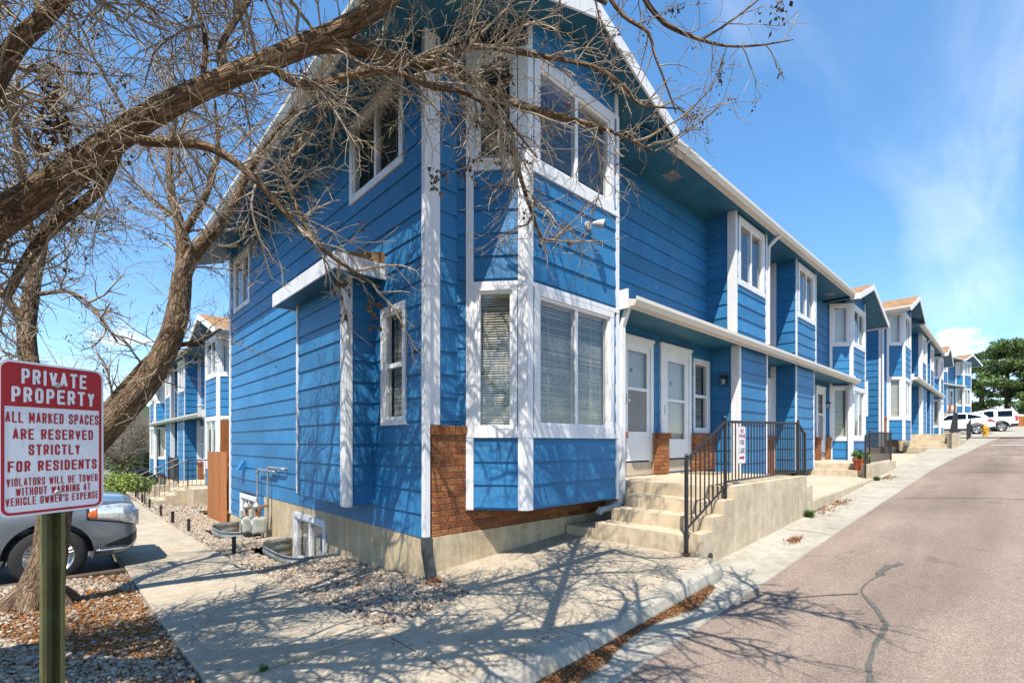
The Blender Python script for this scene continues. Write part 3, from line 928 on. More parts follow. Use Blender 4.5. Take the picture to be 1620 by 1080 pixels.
def townhouse(name, label, loc, rz, lod=0, grade=True):
    """local frame: x along the street front, y into the block, z=0 at the near corner's grade"""
    root = thing(name, label, 'townhouse', loc, rz)
    ind = lod == 0
    M = lambda x: BL - x
    # ---- dark interior mass
    MB().box(0.45, BL - 0.45, 0.50, BD - 0.45, -0.9, 6.1).build('interior', 'interior', root)
    # ---- foundation, cast in panels
    fnd = MB().box(0.37, BL - 0.05, 0.06, BD - 0.05, -1.2, 0.38).build('foundation', 'foundation', root)
    if lod < 2:
        y = 0.0; i = 0
        holes_g = [(2.96, 4.43, -0.6, 0.30), (6.65, 8.0, -0.6, 0.35)]
        edges = [0.0, 0.62, 1.42, 2.05, 2.98, 4.41, 5.0, 5.62, 6.23, 6.68, 7.98, 8.5, 9.0]
        for a, b in zip(edges, edges[1:]):
            if (a, b) in ((2.98, 4.41), (6.68, 7.98)): continue
            zt = 0.40 if b < 6.3 else -0.27
            MB().box(-0.012, 0.365, a + 0.003, b - 0.003, -1.2, zt).build('foundation_panel', 'foundation', fnd)
        MB().box(-0.012, 0.365, 2.98, 4.41, 0.24, 0.40).build('foundation_panel', 'foundation', fnd)
        x = -0.012
        for x2 in (0.55, 1.1, 1.72, 2.3, 2.9, 3.45):
            MB().box(x + 0.003, x2 - 0.003, -0.012, 0.06, -0.6, 0.43).build('foundation_panel', 'foundation', fnd)
            x = x2
    MB().box(3.46, BL - 0.02, 0.0, 0.06, -0.6, 0.80).build('foundation_panel', 'foundation', fnd)
    # ---- gable end (left), plane x = 0, u runs from the back to the front
    fg = Frame((0, BD), (0, 0.08))
    U = lambda yy: BD - yy
    wa = (U(1.18), U(0.56), 1.72, 3.23); wb = (U(2.12), U(0.63), 4.93, 6.12); wc = (U(8.60), U(7.24), 4.62, 5.94)
    hs = [hole(*wa), hole(*wb), hole(*wc)]
    gw = wall(root, fg, 0.40, 6.22, hs, indiv=ind, name='gable_wall', u0=U(6.2))
    wall(root, fg, -0.26, 6.22, [hole(*wc), (U(8.0), U(6.65), -0.6, 0.36)], indiv=ind, name='gable_wall', u1=U(6.2))
    window(root, fg, *wa, kind='hung', blind='blind', casing=0.075)
    window(root, fg, *wb, kind='slider', blind='blind')
    window(root, fg, *wc, kind='slider', blind='blind_dark')
    if lod < 2:
        fb = Frame((-0.012, BD), (-0.012, 0.0))
        window(root, fb, U(4.41), U(2.98), -0.62, 0.27, kind='slider', blind='blind', casing=0.09)
        window(root, fb, U(7.98), U(6.68), -0.62, 0.33, kind='slider', blind='blind_dark', casing=0.09)
    trimbar(root, fg, fg.len - 0.115, fg.len + 0.02, 0.42, 6.2, 0.032, 'corner_board')
    trimbar(root, fg, -0.02, 0.11, -0.25, 6.2, 0.032, 'corner_board')
    # ---- chimney-like bump-out with curved hood
    x0, ya, yb = -0.38, 1.40, 3.18
    zb0, zb1 = 0.70, 3.62
    f1 = Frame((x0, yb), (x0, ya)); f2 = Frame((x0, ya), (0, ya)); f3 = Frame((0, yb), (x0, yb))
    bump = wall(root, f1, zb0, zb1, indiv=ind, name='bump_out')
    wall(root, f2, zb0, zb1, indiv=ind, name='bump_out'); wall(root, f3, zb0, zb1, indiv=False, name='bump_out')
    MB().box(x0, -0.001, ya, yb, zb0 - 0.02, zb0).build('bump_floor', 'siding', root)
    trimbar(root, f1, f1.len - 0.15, f1.len + 0.026, zb0 - 0.03, zb1, 0.03, 'corner_board')
    trimbar(root, f2, -0.002, 0.055, zb0 - 0.03, zb1, 0.03, 'corner_board')
    trimbar(root, f1, -0.01, 0.05, zb0 + 0.02, zb1, 0.028, 'corner_board')
    # hood: shallow shed cap sitting on the box
    hx, h0, h1 = x0 - 0.28, ya - 0.30, yb + 0.22
    hood = MB().hexa([(hx, h0, 3.765), (0.0, h0, 3.765), (0.0, h1, 3.765), (hx, h1, 3.765), (hx, h0, 3.80), (0.0, h0, 3.97), (0.0, h1, 3.97), (hx, h1, 3.80)]).build('hood_roof', 'shingle', root)
    MB().box(hx - 0.024, hx - 0.001, h0 - 0.022, h1 + 0.022, 3.60, 3.80).build('fascia', 'white_trim', hood)
    for q0, q1 in ((h0 - 0.022, h0 - 0.001), (h1 + 0.001, h1 + 0.022)): MB().box(hx, -0.001, q0, q1, 3.602, 3.80).build('fascia', 'white_trim', hood)
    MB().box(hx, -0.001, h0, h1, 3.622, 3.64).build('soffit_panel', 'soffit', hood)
    # ---- brick wainscot and front wall behind the bay (both ends), then the bay itself
    for mir in (False, True):
        def seg(a, b):
            return Frame((M(b[0]), b[1]), (M(a[0]), a[1])) if mir else Frame(a, b)
        vis = not mir
        fl = lambda fr, a, b: (fr.len - b, fr.len - a) if mir else (a, b)
        ff = seg((0.0, 0.10), (3.42, 0.10))
        wall(root, ff, 1.66, 6.2, indiv=False, name='front_wall')
        trimbar(root, ff, *fl(ff, -0.032, 0.14), 1.71 if vis else 0.43, 6.2, 0.03, 'corner_board')
        brickwork(root, seg((0.0, 0.10), (3.40, 0.10)), 0.0, 3.40, 0.432, 1.70, 0.10, True, indiv=(ind and vis))
        if ind and vis:      # return of the brick round the corner
            brickwork(root, Frame((0.0, 0.20), (0.0, 0.02)), 0.06, 0.16, 0.432, 1.70, 0.012, False, indiv=False)
        A, B, C, Dd = (0.40, 0.10), (0.95, -0.54), (2.78, -0.54), (3.34, 0.10)
        # floor and roof of the bay
        poly = [A, B, C, Dd]
        if mir: poly = [(M(x), yv) for x, yv in poly][::-1]
        MB().prism(poly, 0.70, 0.73).build('bay_floor', 'siding', root)
        MB().prism(poly, 6.16, 6.19).build('bay_ceiling', 'white_trim', root)
        for (p, q, kd) in ((A, B, 'n'), (B, C, 'w'), (C, Dd, 'n')):
            fr = seg(p, q)
            W = fr.len
            iv = ind and ((kd == 'w') or (p == A and vis) or (p == C and mir))
            cb = 0.10
            if kd == 'n':
                a, b = (0.20, W - 0.11) if (p == A) != mir else (0.11, W - 0.20)
            else: a, b = 0.10, W - 0.11
            wl_, wu = (a, b, 1.62, 3.36), (a, b, 4.80, 6.12)
            hl = [hole(*wl_, c=0.05), hole(*wu, c=0.05)]
            wall(root, fr, 0.73, 6.16, hl, indiv=iv, name='bay_face', phase=0.73)
            kw = 'fixed' if kd == 'n' else 'slider'
            cs = 0.055 if kd == 'n' else 0.09
            if lod and kd == 'n' and p == A: window(root, fr, *wl_, kind=kw, blind='blind' if vis else 'shade', casing=cs)
            else: window(root, fr, *wl_, kind=kw, blind='blind', casing=cs)
            window(root, fr, *wu, kind=kw, blind='shade' if (mir or lod) and kd == 'n' else 'blind_dark', drop=1.0, casing=cs)
            # bands under and over the windows, corner boards
            for q0, q1 in ((1.56, 1.625), (3.355, 3.41), (4.735, 4.805), (6.115, 6.165)): trimbar(root, fr, 0.125 if (kd == 'n' and (p == A) != mir) else 0.0, W - 0.125 if (kd == 'n' and (p == A) == mir) else W, q0, q1, 0.036, 'band')
            lw = 0.10
            if kd == 'n':
                la, lb = (0.21, 0.10) if (p == A) != mir else (0.10, 0.21)
            else: la = lb = 0.10
            if kd == 'w': lb, la = (0.05, 0.08) if not mir else (0.08, 0.05)
            trimbar(root, fr, 0.12 if la > 0.2 else -0.012, la, 0.70, 6.165, 0.031, 'corner_board'); trimbar(root, fr, W - lb, W - 0.12 if lb > 0.2 else W + 0.012, 0.70, 6.165, 0.0305, 'corner_board')
        # gable wall above the bay front
        fb_ = seg(B, C); W = fb_.len
        sl = 0.354; pk = 6.80
        mb = MB()
        for o in (-0.08, 0.0):
            for uu, zz in ((0, 6.19), (W, 6.19), (W, pk - sl * W / 2), (W / 2, pk), (0, pk - sl * W / 2)):
                mb.v.append(fb_.pt(uu, o, zz))
        mb.f = [(0, 1, 2, 3, 4), (9, 8, 7, 6, 5), (0, 5, 6, 1), (1, 6, 7, 2), (2, 7, 8, 3), (3, 8, 9, 4), (4, 9, 5, 0)]
        mb.build('gable_wall', 'siding', root)
        for uu in (0.0, W - 0.075):
            trimbar(root, fb_, uu, uu + 0.075, 6.167, pk - sl * (W / 2 - 0.03), 0.026, 'corner_board')
        mb = MB(); 
        for k in range(1): fb_.box(mb, 0.08, W - 0.08, 6.44, 6.447, 0.0, 0.012)
        mb.build('board', 'siding', root)
        # front gable roof
        cx = M(1.80) if mir else 1.80
        yf = -0.95; SLP = 0.354
        out_s = 1 if mir else -1
        top = lambda x: 6.945 - SLP * abs(x - cx)
        roof2 = None
        for s in (out_s, -out_s):
            outer = s == out_s
            hw, yb_ = (2.57, BD + 0.75) if outer else (1.96, 2.6)
            xe = cx + s * hw
            a = [(cx, yf, top(cx)), (xe, yf, top(xe)), (xe, yb_, top(xe)), (cx, yb_, top(cx))]
            rf = MB().hexa([(x, y_, z - 0.07) for x, y_, z in a] + a)
            r_ = rf.build('gable_roof', 'shingle', root)
            za, zb_ = 6.935, 6.935 - SLP * hw
            MB().hexa([(cx, yf - 0.03, za - 0.20), (xe, yf - 0.03, zb_ - 0.20), (xe, yf - 0.002, zb_ - 0.20), (cx, yf - 0.002, za - 0.20),
                       (cx, yf - 0.03, za - 0.015), (xe, yf - 0.03, zb_ - 0.015), (xe, yf - 0.002, zb_ - 0.015), (cx, yf - 0.002, za - 0.015)]).build('fascia', 'white_trim', r_)
            o = 0.10; ys = 0.12
            MB().hexa([(cx, yf, za - o - 0.02), (xe, yf, zb_ - o - 0.02), (xe, ys, zb_ - o - 0.02), (cx, ys, za - o - 0.02),
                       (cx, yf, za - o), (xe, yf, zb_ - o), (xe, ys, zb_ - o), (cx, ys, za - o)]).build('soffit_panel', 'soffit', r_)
            if outer:     # long level eave over the end wall
                xw = cx + s * 1.80
                zw = 6.935 - SLP * 1.80
                MB().hexa([(xw, ys + 0.002, zw - o - 0.02), (xe, ys + 0.002, zb_ - o - 0.02), (xe, yb_ - 0.02, zb_ - o - 0.02), (xw, yb_ - 0.02, zw - o - 0.02),
                           (xw, ys + 0.002, zw - o), (xe, ys + 0.002, zb_ - o), (xe, yb_ - 0.02, zb_ - o), (xw, yb_ - 0.02, zw - o)]).build('soffit_panel', 'soffit', r_)
                MB().box(min(xe, xe + s * 0.025), max(xe, xe + s * 0.025), yf - 0.028, yb_, zb_ - 0.19, zb_ + 0.012).build('fascia', 'white_trim', r_)
                xg = xe + s * 0.027
                prof = [(0, 0, 0), (s * 0.085, 0, 0), (s * 0.098, 0, 0.03), (s * 0.122, 0, 0.075), (s * 0.122, 0, 0.128), (s * 0.112, 0, 0.128), (s * 0.11, 0, 0.08), (0, 0, 0.11)]
                MB().extrude(prof, (xg, yf, zb_ - 0.15), (xg, yb_, zb_ - 0.15)).build('gutter', 'gutter', r_)
            else:
                MB().box(xe - 0.012, xe + 0.012, yf, -0.70, zb_ - 0.19, zb_).build('fascia', 'white_trim', r_)
                MB().box(min(xe, xe - s * 0.30), max(xe, xe - s * 0.30), yf + 0.002, -0.56, zb_ - 0.205, zb_ - 0.19).build('soffit_panel', 'soffit', r_)
        if lod == 0 or True:
            # downspout at the inner bay corner, elbow at the bottom
            sx = -1 if not mir else 1
            x = 2.97 if not mir else M(2.97)
            downspout(root, [(x, -0.60, 3.46), (x, -0.55, 3.34), (x, -0.50, 3.2), (x, -0.50, 0.78), (x + sx * 0.02, -0.47, 0.62), (x + sx * 0.14, -0.40, 0.55), (x + sx * 0.30, -0.34, 0.53), (x + sx * 0.34, -0.32, 0.47)], u=(0, 1, 0), w=0.065, d=0.075)
    # corner downspout, black foot
    if lod < 2:
        downspout(root, [(-0.07, 0.04, 6.15), (-0.07, 0.04, 3.0), (-0.07, 0.04, 0.42)], w=0.07, d=0.06)
        downspout(root, [(-0.07, 0.03, 0.44), (-0.075, 0.02, 0.30), (-0.06, -0.01, 0.12), (-0.05, -0.03, -0.02)], material='downspout_dark', w=0.095, d=0.085)
    # ---- recessed walls, doors, projecting boxes
    for mir in (False, True):
        def seg(a, b):
            return Frame((M(b[0]), b[1]), (M(a[0]), a[1])) if mir else Frame(a, b)
        fr = seg((3.30, 0.05), (7.10, 0.05)); X = lambda x: (fr.len - (x - 3.30)) if mir else (x - 3.30)
        sp = lambda a, b: (min(X(a), X(b)), max(X(a), X(b)))
        # upper recess
        wall(root, seg((3.30, 0.05), (6.88, 0.05)), 3.60, 6.2, indiv=ind, name='upper_wall')
        # lower recess with two doors and a window
        d1, d2, wd = sp(3.70, 4.69), sp(4.95, 6.12), sp(6.24, 6.97)
        hs = [(d1[0] + .06, d1[1] - .06, 1.17, 3.28), (d2[0] + .06, d2[1] - .06, 1.17, 3.28), hole(wd[0], wd[1], 1.70, 3.20)]
        wall(root, fr, 0.80, 3.52, hs, indiv=ind, name='porch_wall')
        storm_door(root, fr, d1[0], d1[1], 1.16, 3.31, 1)
        storm_door(root, fr, d2[0], d2[1], 1.18, 3.33, 2)
        window(root, fr, wd[0], wd[1], 1.70, 3.21, kind='hung', blind='blind', casing=0.07)
        p1, p2, p0 = sp(4.64, 5.03), sp(6.10, 7.05), sp(3.32, 3.72)
        brickwork(root, fr, p1[0], p1[1], 0.94, 1.68, 0.17, True, indiv=ind and not mir)
        brickwork(root, fr, p2[0], p2[1], 0.94, 1.68, 0.12, True, indiv=ind and not mir)
        brickwork(root, fr, p0[0], p0[1], 0.94, 1.68, 0.12, True, indiv=False)
        # projecting two-storey box
        for (xa, xb, za, zb_, low) in ((6.87, 8.53, 3.60, 6.185, False), (7.05, 8.56, 0.80, 3.50, True)):
            yb_ = -0.54
            f_front = seg((xa, yb_), (xb, yb_)); f_l = seg((xa, 0.05), (xa, yb_)); f_r = seg((xb, yb_), (xb, 0.05))
            hs = []
            if not low:
                W = f_front.len
                ww = (0.12, W - 0.14) if not mir else (0.14, W - 0.12)
                wu = (ww[0], ww[1], 4.72, 6.12); hs = [hole(*wu)]
            wall(root, f_front, za, zb_, hs, indiv=ind, name='box_wall', phase=0.80)
            wall(root, f_l, za, zb_, indiv=ind and not mir, name='box_wall', phase=0.80)
            wall(root, f_r, za, zb_, indiv=ind and mir, name='box_wall', phase=0.80)
            if not low: window(root, f_front, *wu, kind='slider', blind='blind_dark', casing=0.10)
            MB().box(min(f_front.p0.x, f_front.pt(f_front.len, 0, 0)[0]), max(f_front.p0.x, f_front.pt(f_front.len, 0, 0)[0]), yb_, 0.04, za - 0.02, za - 0.001).build('box_floor', 'siding', root)
            trimbar(root, f_l, f_l.len - 0.14, f_l.len + 0.026, za, zb_, 0.032, 'corner_board')
            trimbar(root, f_front, -0.002, 0.05, za, zb_, 0.030, 'corner_board')
            trimbar(root, f_front, f_front.len - 0.05, f_front.len + 0.002, za, zb_, 0.030, 'corner_board')
            trimbar(root, f_r, -0.026, 0.14, za, zb_, 0.032, 'corner_board')
    # middle recess
    fr = Frame((8.53, 0.05), (10.57, 0.05))
    hs = [hole(0.06, 0.60, 1.68, 3.18), hole(1.44, 1.98, 1.68, 3.18)]
    wall(root, fr, 3.60, 6.2, indiv=ind, name='upper_wall')
    wall(root, fr, 0.80, 3.52, hs, indiv=ind, name='porch_wall')
    window(root, fr, 0.06, 0.60, 1.68, 3.18, kind='hung', blind='blind_dark', casing=0.07)
    window(root, fr, 1.44, 1.98, 1.68, 3.18, kind='hung', blind='blind', casing=0.07)
    brickwork(root, fr, 0.04, 2.0, 0.60, 1.67, 0.12, True, indiv=False)
    # under-box brick pier
    # ---- porch roof strip with gutter
    xa, xb = 2.90, M(2.90)
    mb = MB().hexa([(xa, -0.66, 3.50), (xb, -0.66, 3.50), (xb, 0.04, 3.50), (xa, 0.04, 3.50), (xa, -0.66, 3.575), (xb, -0.66, 3.575), (xb, 0.04, 3.74), (xa, 0.04, 3.74)])
    pr = mb.build('porch_roof', 'shingle', root)
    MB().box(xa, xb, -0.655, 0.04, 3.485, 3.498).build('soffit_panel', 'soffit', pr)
    MB().box(xa, xb, -0.682, -0.661, 3.44, 3.57).build('fascia', 'white_trim', pr)
    for xq in (xa - 0.022, xb + 0.001): MB().box(xq, xq + 0.021, -0.66, 0.0, 3.44, 3.72).build('end_cap', 'white_trim', pr)
    gutter_run(pr, (xa - 0.02, -0.684, 3.455), (xb + 0.02, -0.684, 3.455))
    # ---- main roof, low pitch
    ez, ridge = 6.285, 6.85
    def rz_(y): return ez + (ridge - ez) * (1 - abs(y - 4.5) / 5.22)
    mb = MB()
    for (ya, yb, xo0, xo1) in ((-0.72, 0.4, 3.79, M(3.79)), (0.4, 4.5, 1.9, M(1.9)), (4.5, 9.72, 1.9, M(1.9))):
        a = [(xo0, ya, rz_(ya)), (xo1, ya, rz_(ya)), (xo1, yb, rz_(yb)), (xo0, yb, rz_(yb))]
        mb.hexa([(x, y_, z - 0.07) for x, y_, z in a] + a)
    roof = mb.build('roof', 'shingle', root)
    MB().box(3.30, M(3.30), -0.70, 0.08, 6.186, 6.20).build('soffit_panel', 'soffit', roof)
    MB().box(3.80, M(3.80), -0.722, -0.702, 6.14, 6.275).build('fascia', 'white_trim', roof)
    gutter_run(roof, (3.80, -0.724, 6.15), (M(3.80), -0.724, 6.15))
    for xv in (4.6, 14.5):     # soffit vents
        mb = MB()
        for k in range(2): mb.box(xv + k * 0.17, xv + k * 0.17 + 0.15, -0.42, -0.20, 6.178, 6.188)
        mb.build('soffit_vent', 'galv', roof)
    # roof downspout beside the first box
    for xd in (8.62,):
        downspout(root, [(xd + 0.1, -0.80, 6.16), (xd + 0.04, -0.68, 6.04), (xd, -0.58, 5.92), (xd, -0.57, 5.8), (xd, -0.57, 3.72)], u=(1, 0, 0), w=0.06, d=0.05)
    # ---- back and far end
    wall(root, Frame((BL, BD), (0, BD)), -0.3, 6.2, indiv=False, name='back_wall')
    wall(root, Frame((BL, 0.08), (BL, BD)), -0.3, 6.2, indiv=False, name='gable_wall')
    return root

# ================================================================ the buildings
B1 = townhouse('townhouse', 'nearest blue townhouse row with white trim, brick corner and bay window beside the sign', (3.06, 4.59, 0.0), 0.0, 0)
B2 = townhouse('townhouse', 'second blue townhouse row uphill, behind the black railing with the flower pot', (25.3, 4.15, 0.91), R(1.1), 1)
th = R(-13)
bx_, by_ = 17.2 * math.cos(th) - (-0.5) * math.sin(th), 17.2 * math.sin(th) + (-0.5) * math.cos(th)
B3 = townhouse('townhouse', 'farthest small blue townhouse row, next to the pines and white cars', (68.6 - bx_, 4.4 - by_, 3.7), th, 2)
B4 = townhouse('townhouse', 'blue townhouse row at left behind the cedar fence, with stairs and black railings', (4.35, 36.8, -1.0), R(-90), 1)

# ================================================================ porches and stairs
from mathutils import noise as mnoise
def worn_box(o, name, x0, x1, y0, y1, z0, z1, material, parent, wear=0.010, cell=0.09):
    """cast block with chipped, worn edges"""
    bm = bmesh.new()
    bmesh.ops.create_cube(bm, size=1.0)
    for v in bm.verts:
        v.co = Vector(((x0 + x1) / 2 + v.co.x * (x1 - x0), (y0 + y1) / 2 + v.co.y * (y1 - y0), (z0 + z1) / 2 + v.co.z * (z1 - z0)))
    for ax, (a, b) in enumerate(((x0, x1), (y0, y1), (z0, z1))):
        n = min(40, max(3, int((b - a) / cell)))
        eds = [e for e in bm.edges if abs((e.verts[0].co - e.verts[1].co).normalized()[ax]) > 0.9]
        bmesh.ops.subdivide_edges(bm, edges=eds, cuts=n - 1, use_grid_fill=True)
    for v in bm.verts:
        c = v.co.copy()
        dist = sorted((min(abs(c.x - x0), abs(c.x - x1)), min(abs(c.y - y0), abs(c.y - y1)), min(abs(c.z - z0), abs(c.z - z1))))
        nz = mnoise.noise(c * 7.0) * 0.6 + mnoise.noise(c * 19.0) * 0.4
        amp = 0.0028
        cen = Vector(((x0 + x1) / 2, (y0 + y1) / 2, (z0 + z1) / 2))
        if dist[1] < 0.004:
            nn = Vector((math.copysign(1, c.x - cen.x) if min(abs(c.x - x0), abs(c.x - x1)) < 0.004 else 0, math.copysign(1, c.y - cen.y) if min(abs(c.y - y0), abs(c.y - y1)) < 0.004 else 0, math.copysign(1, c.z - cen.z) if min(abs(c.z - z0), abs(c.z - z1)) < 0.004 else 0))
            v.co -= nn * (wear * (0.55 + max(0, nz) * 2.2))
        else:
            v.co += mnoise.noise_vector(c * 9.0) * amp
    bmesh.ops.recalc_face_normals(bm, faces=bm.faces)
    me = bpy.data.meshes.new(name); 
    for v in bm.verts: v.co -= o
    bm.to_mesh(me); bm.free(); me.materials.append(MATS[material])
    me.polygons.foreach_set('use_smooth', [True] * len(me.polygons))
    try: me.set_sharp_from_angle(angle=R(50))
    except Exception: pass
    return link(name, me, parent)
def porch_one():
    t = thing('porch', 'concrete porch and stairs beside the nearest bay window, with tall retaining wall', 'porch', (5.32, 2.6, 0.25))
    o = Vector((5.32, 2.6, 0.25))
    def bx(name, x0, x1, y0, y1, z0, z1, m='stairs', bev=0.018):
        return worn_box(o, name, x0, x1, y0, y1, z0, z1, m, t)
    bx('step', 5.32, 5.66, 2.74, 4.05, -0.1, 0.42); bx('step', 5.65, 5.98, 2.74, 4.02, -0.1, 0.59)
    bx('step', 5.97, 6.30, 2.74, 4.02, -0.1, 0.76)
    bx('landing', 6.29, 9.36, 2.74, 4.645, -0.1, 0.93)
    bx('side_block', 5.30, 5.98, 4.06, 4.56, -0.1, 0.33)
    # side wall, stepped along the stairs
    bx('side_wall', 5.40, 5.72, 2.585, 2.745, -0.1, 0.44, bev=0.03); bx('side_wall', 5.70, 6.02, 2.583, 2.747, -0.1, 0.61, bev=0.03)
    bx('side_wall', 6.0, 6.34, 2.581, 2.749, -0.1, 0.78, bev=0.03); bx('retaining_wall', 6.32, 9.30, 2.579, 2.751, -0.1, 0.945, bev=0.012)
    bx('side_wall', 9.28, 9.62, 2.582, 2.752, -0.1, 0.76, bev=0.02)
    bx('landing_step', 9.35, 9.66, 2.75, 4.3, -0.1, 0.74)
    # drain opening at the foot
    MB().lathe([(0.055, -0.012), (0.055, 0.0)], 14, 1, (5.62 - o.x, 2.584 - o.y, 0.14 - o.z)).build('drain', 'black_plastic', t)
    return t
porch_one()
def low_landing():
    t = thing('landing', 'low concrete landing with short wall between the two nearest porches', 'landing', (9.6, 2.6, 0.3))
    o = Vector((9.6, 2.6, 0.3))
    zt = lambda x, y: 0.50 + (x + o.x - 9.6) * 0.022 - o.z
    MB().prism([(0.06, 0.02), (5.5, 0.10), (5.5, 1.7), (0.06, 1.7)], lambda x, y: -0.5, zt).build('slab', 'porch_floor', t, bevel=0.012)
    MB().prism([(0.02, -0.02), (5.7, 0.06), (5.7, 0.10), (0.02, 0.02)], lambda x, y: -0.5, lambda x, y: zt(x, y) - 0.012).build('retaining_wall', 'stairs', t, bevel=0.008)
    return t
low_landing()
def porch_two():
    o = Vector((15.0, 2.75, 0.6))
    t = thing('porch', 'second concrete porch with two low steps and a flower pot', 'porch', o)
    def bx(name, x0, x1, y0, y1, z0, z1, m='stairs', bev=0.015):
        return worn_box(o, name, x0, x1, y0, y1, z0, z1, m, t, cell=0.14)
    bx('step', 15.0, 15.34, 2.9, 4.5, 0.1, 0.79); bx('landing', 15.33, 18.3, 2.9, 4.64, 0.1, 0.95)
    bx('retaining_wall', 14.8, 18.3, 2.72, 2.895, 0.1, 0.965)
    return t
porch_two()
def slab_three():
    o = Vector((18.3, 2.8, 0.75))
    t = thing('landing', 'concrete landing between the second porch and the far stairs', 'landing', o)
    MB().prism([(0.02, -0.06), (6.5, 0.0), (6.5, 1.8), (0.02, 1.8)], lambda x, y: -0.5, lambda x, y: 0.02 + x * 0.045).build('slab', 'porch_floor', t, bevel=0.012)
porch3 = slab_three()
def porch_far():
    o = Vector((28.1, 2.2, 1.2))
    t = thing('porch', 'far concrete stairs climbing to the second row, with pale wall', 'porch', o)
    for i in range(5):
        MB().box(i * 0.32, i * 0.32 + 0.34, 0.26, 1.75, -0.5, -0.05 + (i + 1) * 0.15).build('step', 'stairs', t, bevel=0.015)
    MB().box(1.6, 5.4, 0.26, 2.3, -0.5, 0.70).build('landing', 'stairs', t, bevel=0.015)
    MB().box(0.3, 2.6, 0.0, 0.25, -0.5, 0.72).build('retaining_wall', 'stairs', t, bevel=0.015)
    MB().box(2.6, 5.4, 0.0, 0.25, -0.5, 0.45).build('retaining_wall', 'stairs', t, bevel=0.015)
    return t
porch_far()

# ================================================================ iron railings
def railing(label, posts, panels, group=None, bal=0.105, rr=0.018):
    """posts: (base, top); panels: list of (i, j, lift_low, low_drop) between posts"""
    o = Vector(posts[0][0])
    t = thing('railing', label, 'railing', o, 0, group)
    def w(p): return Vector(p) - o
    for b, tp in posts:
        b, tp = w(b), w(tp)
        mb = MB().box(b.x - 0.017, b.x + 0.017, b.y - 0.017, b.y + 0.017, b.z, tp.z)
        mb.build('post', 'iron', t)
        MB().box(b.x - 0.05, b.x + 0.05, b.y - 0.045, b.y + 0.045, b.z - 0.002, b.z + 0.008).build('base_plate', 'rust', t)
        MB().lathe([(0.010, tp.z), (0.019, tp.z + 0.010), (0.021, tp.z + 0.025), (0.013, tp.z + 0.040), (0.003, tp.z + 0.05)], 8, 2, (b.x, b.y, 0)).build('finial', 'iron', t)
    me = None
    for i, j, lo0, lo1 in panels:
        b0, t0 = map(w, posts[i]); b1, t1 = map(w, posts[j])
        a0, a1 = t0 - Vector((0, 0, 0.03)), t1 - Vector((0, 0, 0.03))
        l0, l1 = b0 + Vector((0, 0, lo0)), b1 + Vector((0, 0, lo1))
        MB().tube([a0, a1], 0.019, 6).build('top_rail', 'iron', t)
        MB().tube([l0, l1], 0.013, 6).build('bottom_rail', 'iron', t)
        L = (a1 - a0).length; n = max(1, int(math.hypot(a1.x - a0.x, a1.y - a0.y) / bal))
        for k in range(1, n):
            f = k / n
            p, q = l0.lerp(l1, f), a0.lerp(a1, f)
            MB().box(p.x - 0.0065, p.x + 0.0065, p.y - 0.0065, p.y + 0.0065, p.z, q.z).build('baluster', 'iron', t, fix=False)
    return t
railing('black iron railing on the nearest porch, sloping down its stairs', [((5.27, 2.70, 0.22), (5.27, 2.70, 1.33)), ((6.22, 2.66, 0.76), (6.22, 2.66, 1.80)), ((9.12, 2.67, 0.94), (9.12, 2.67, 1.86)), ((9.48, 2.67, 0.74), (9.48, 2.67, 1.66))],
        [(0, 1, 0.28, 0.18), (1, 2, 0.24, 0.07), (2, 3, 0.08, 0.12)])
railing('black iron railing beside the flower pot on the second porch', [((14.72, 2.80, 0.62), (14.72, 2.80, 1.66)), ((15.2, 2.80, 0.95), (15.2, 2.80, 1.80)), ((18.0, 2.80, 0.96), (18.0, 2.80, 1.82))], [(0, 1, 0.2, 0.08), (1, 2, 0.06, 0.06)])
railing('tall black railing on the far stairs, left of the white cars', [((28.3, 2.32, 1.15), (28.3, 2.32, 2.2)), ((29.5, 2.32, 1.92), (29.5, 2.32, 2.9)), ((31.0, 2.32, 1.92), (31.0, 2.32, 2.92))], [(0, 1, 0.15, 0.08), (1, 2, 0.06, 0.06)])
railing('short black railing nearest the yellow hydrant', [((34.3, 2.2, 1.58), (34.3, 2.2, 2.45)), ((35.6, 2.2, 1.7), (35.6, 2.2, 2.62)), ((36.6, 2.2, 1.75), (36.6, 2.2, 2.85))], [(0, 1, 0.06, 0.06), (1, 2, 0.06, 0.06)])
MB().box(34.0, 37.0, 2.08, 2.32, 1.0, 1.62).build('wall_stub', 'stairs')
tag(bpy.data.objects['wall_stub'], 'low concrete wall stub under the short railing near the hydrant', 'wall')

# ================================================================ left porch of the row behind the fence
def porch_left():
    o = Vector((2.4, 19.4, -0.7))
    t = thing('porch', 'concrete porch and stairs at left beside the cedar fence', 'porch', o)
    MB().box(0.75, 2.0, -0.5, 4.2, -0.4, 0.66).build('landing', 'stairs', t, bevel=0.015)
    for i in range(4):
        MB().box(0.2 + i * 0.0, 1.9, 4.2 + (3 - i) * 0.30, 4.2 + (4 - i) * 0.30, -0.4, -0.1 + (i + 1) * 0.15).build('step', 'stairs', t, bevel=0.015)
    for i in range(4):
        MB().box(0.75 - (4 - i) * 0.30, 0.75 - (3 - i) * 0.30 + 0.02, 0.6, 2.2, -0.4, -0.05 + (i + 1) * 0.15).build('step', 'stairs', t, bevel=0.015)
    return t
porch_left()
railing('black railing sloping down the left stairs by the cedar fence', [((1.98, 20.0, -0.72), (1.98, 20.0, 0.33)), ((3.18, 20.0, -0.04), (3.18, 20.0, 0.93)), ((4.2, 19.2, -0.04), (4.2, 19.2, 0.93))], [(0, 1, 0.2, 0.1), (1, 2, 0.07, 0.07)], bal=0.13)
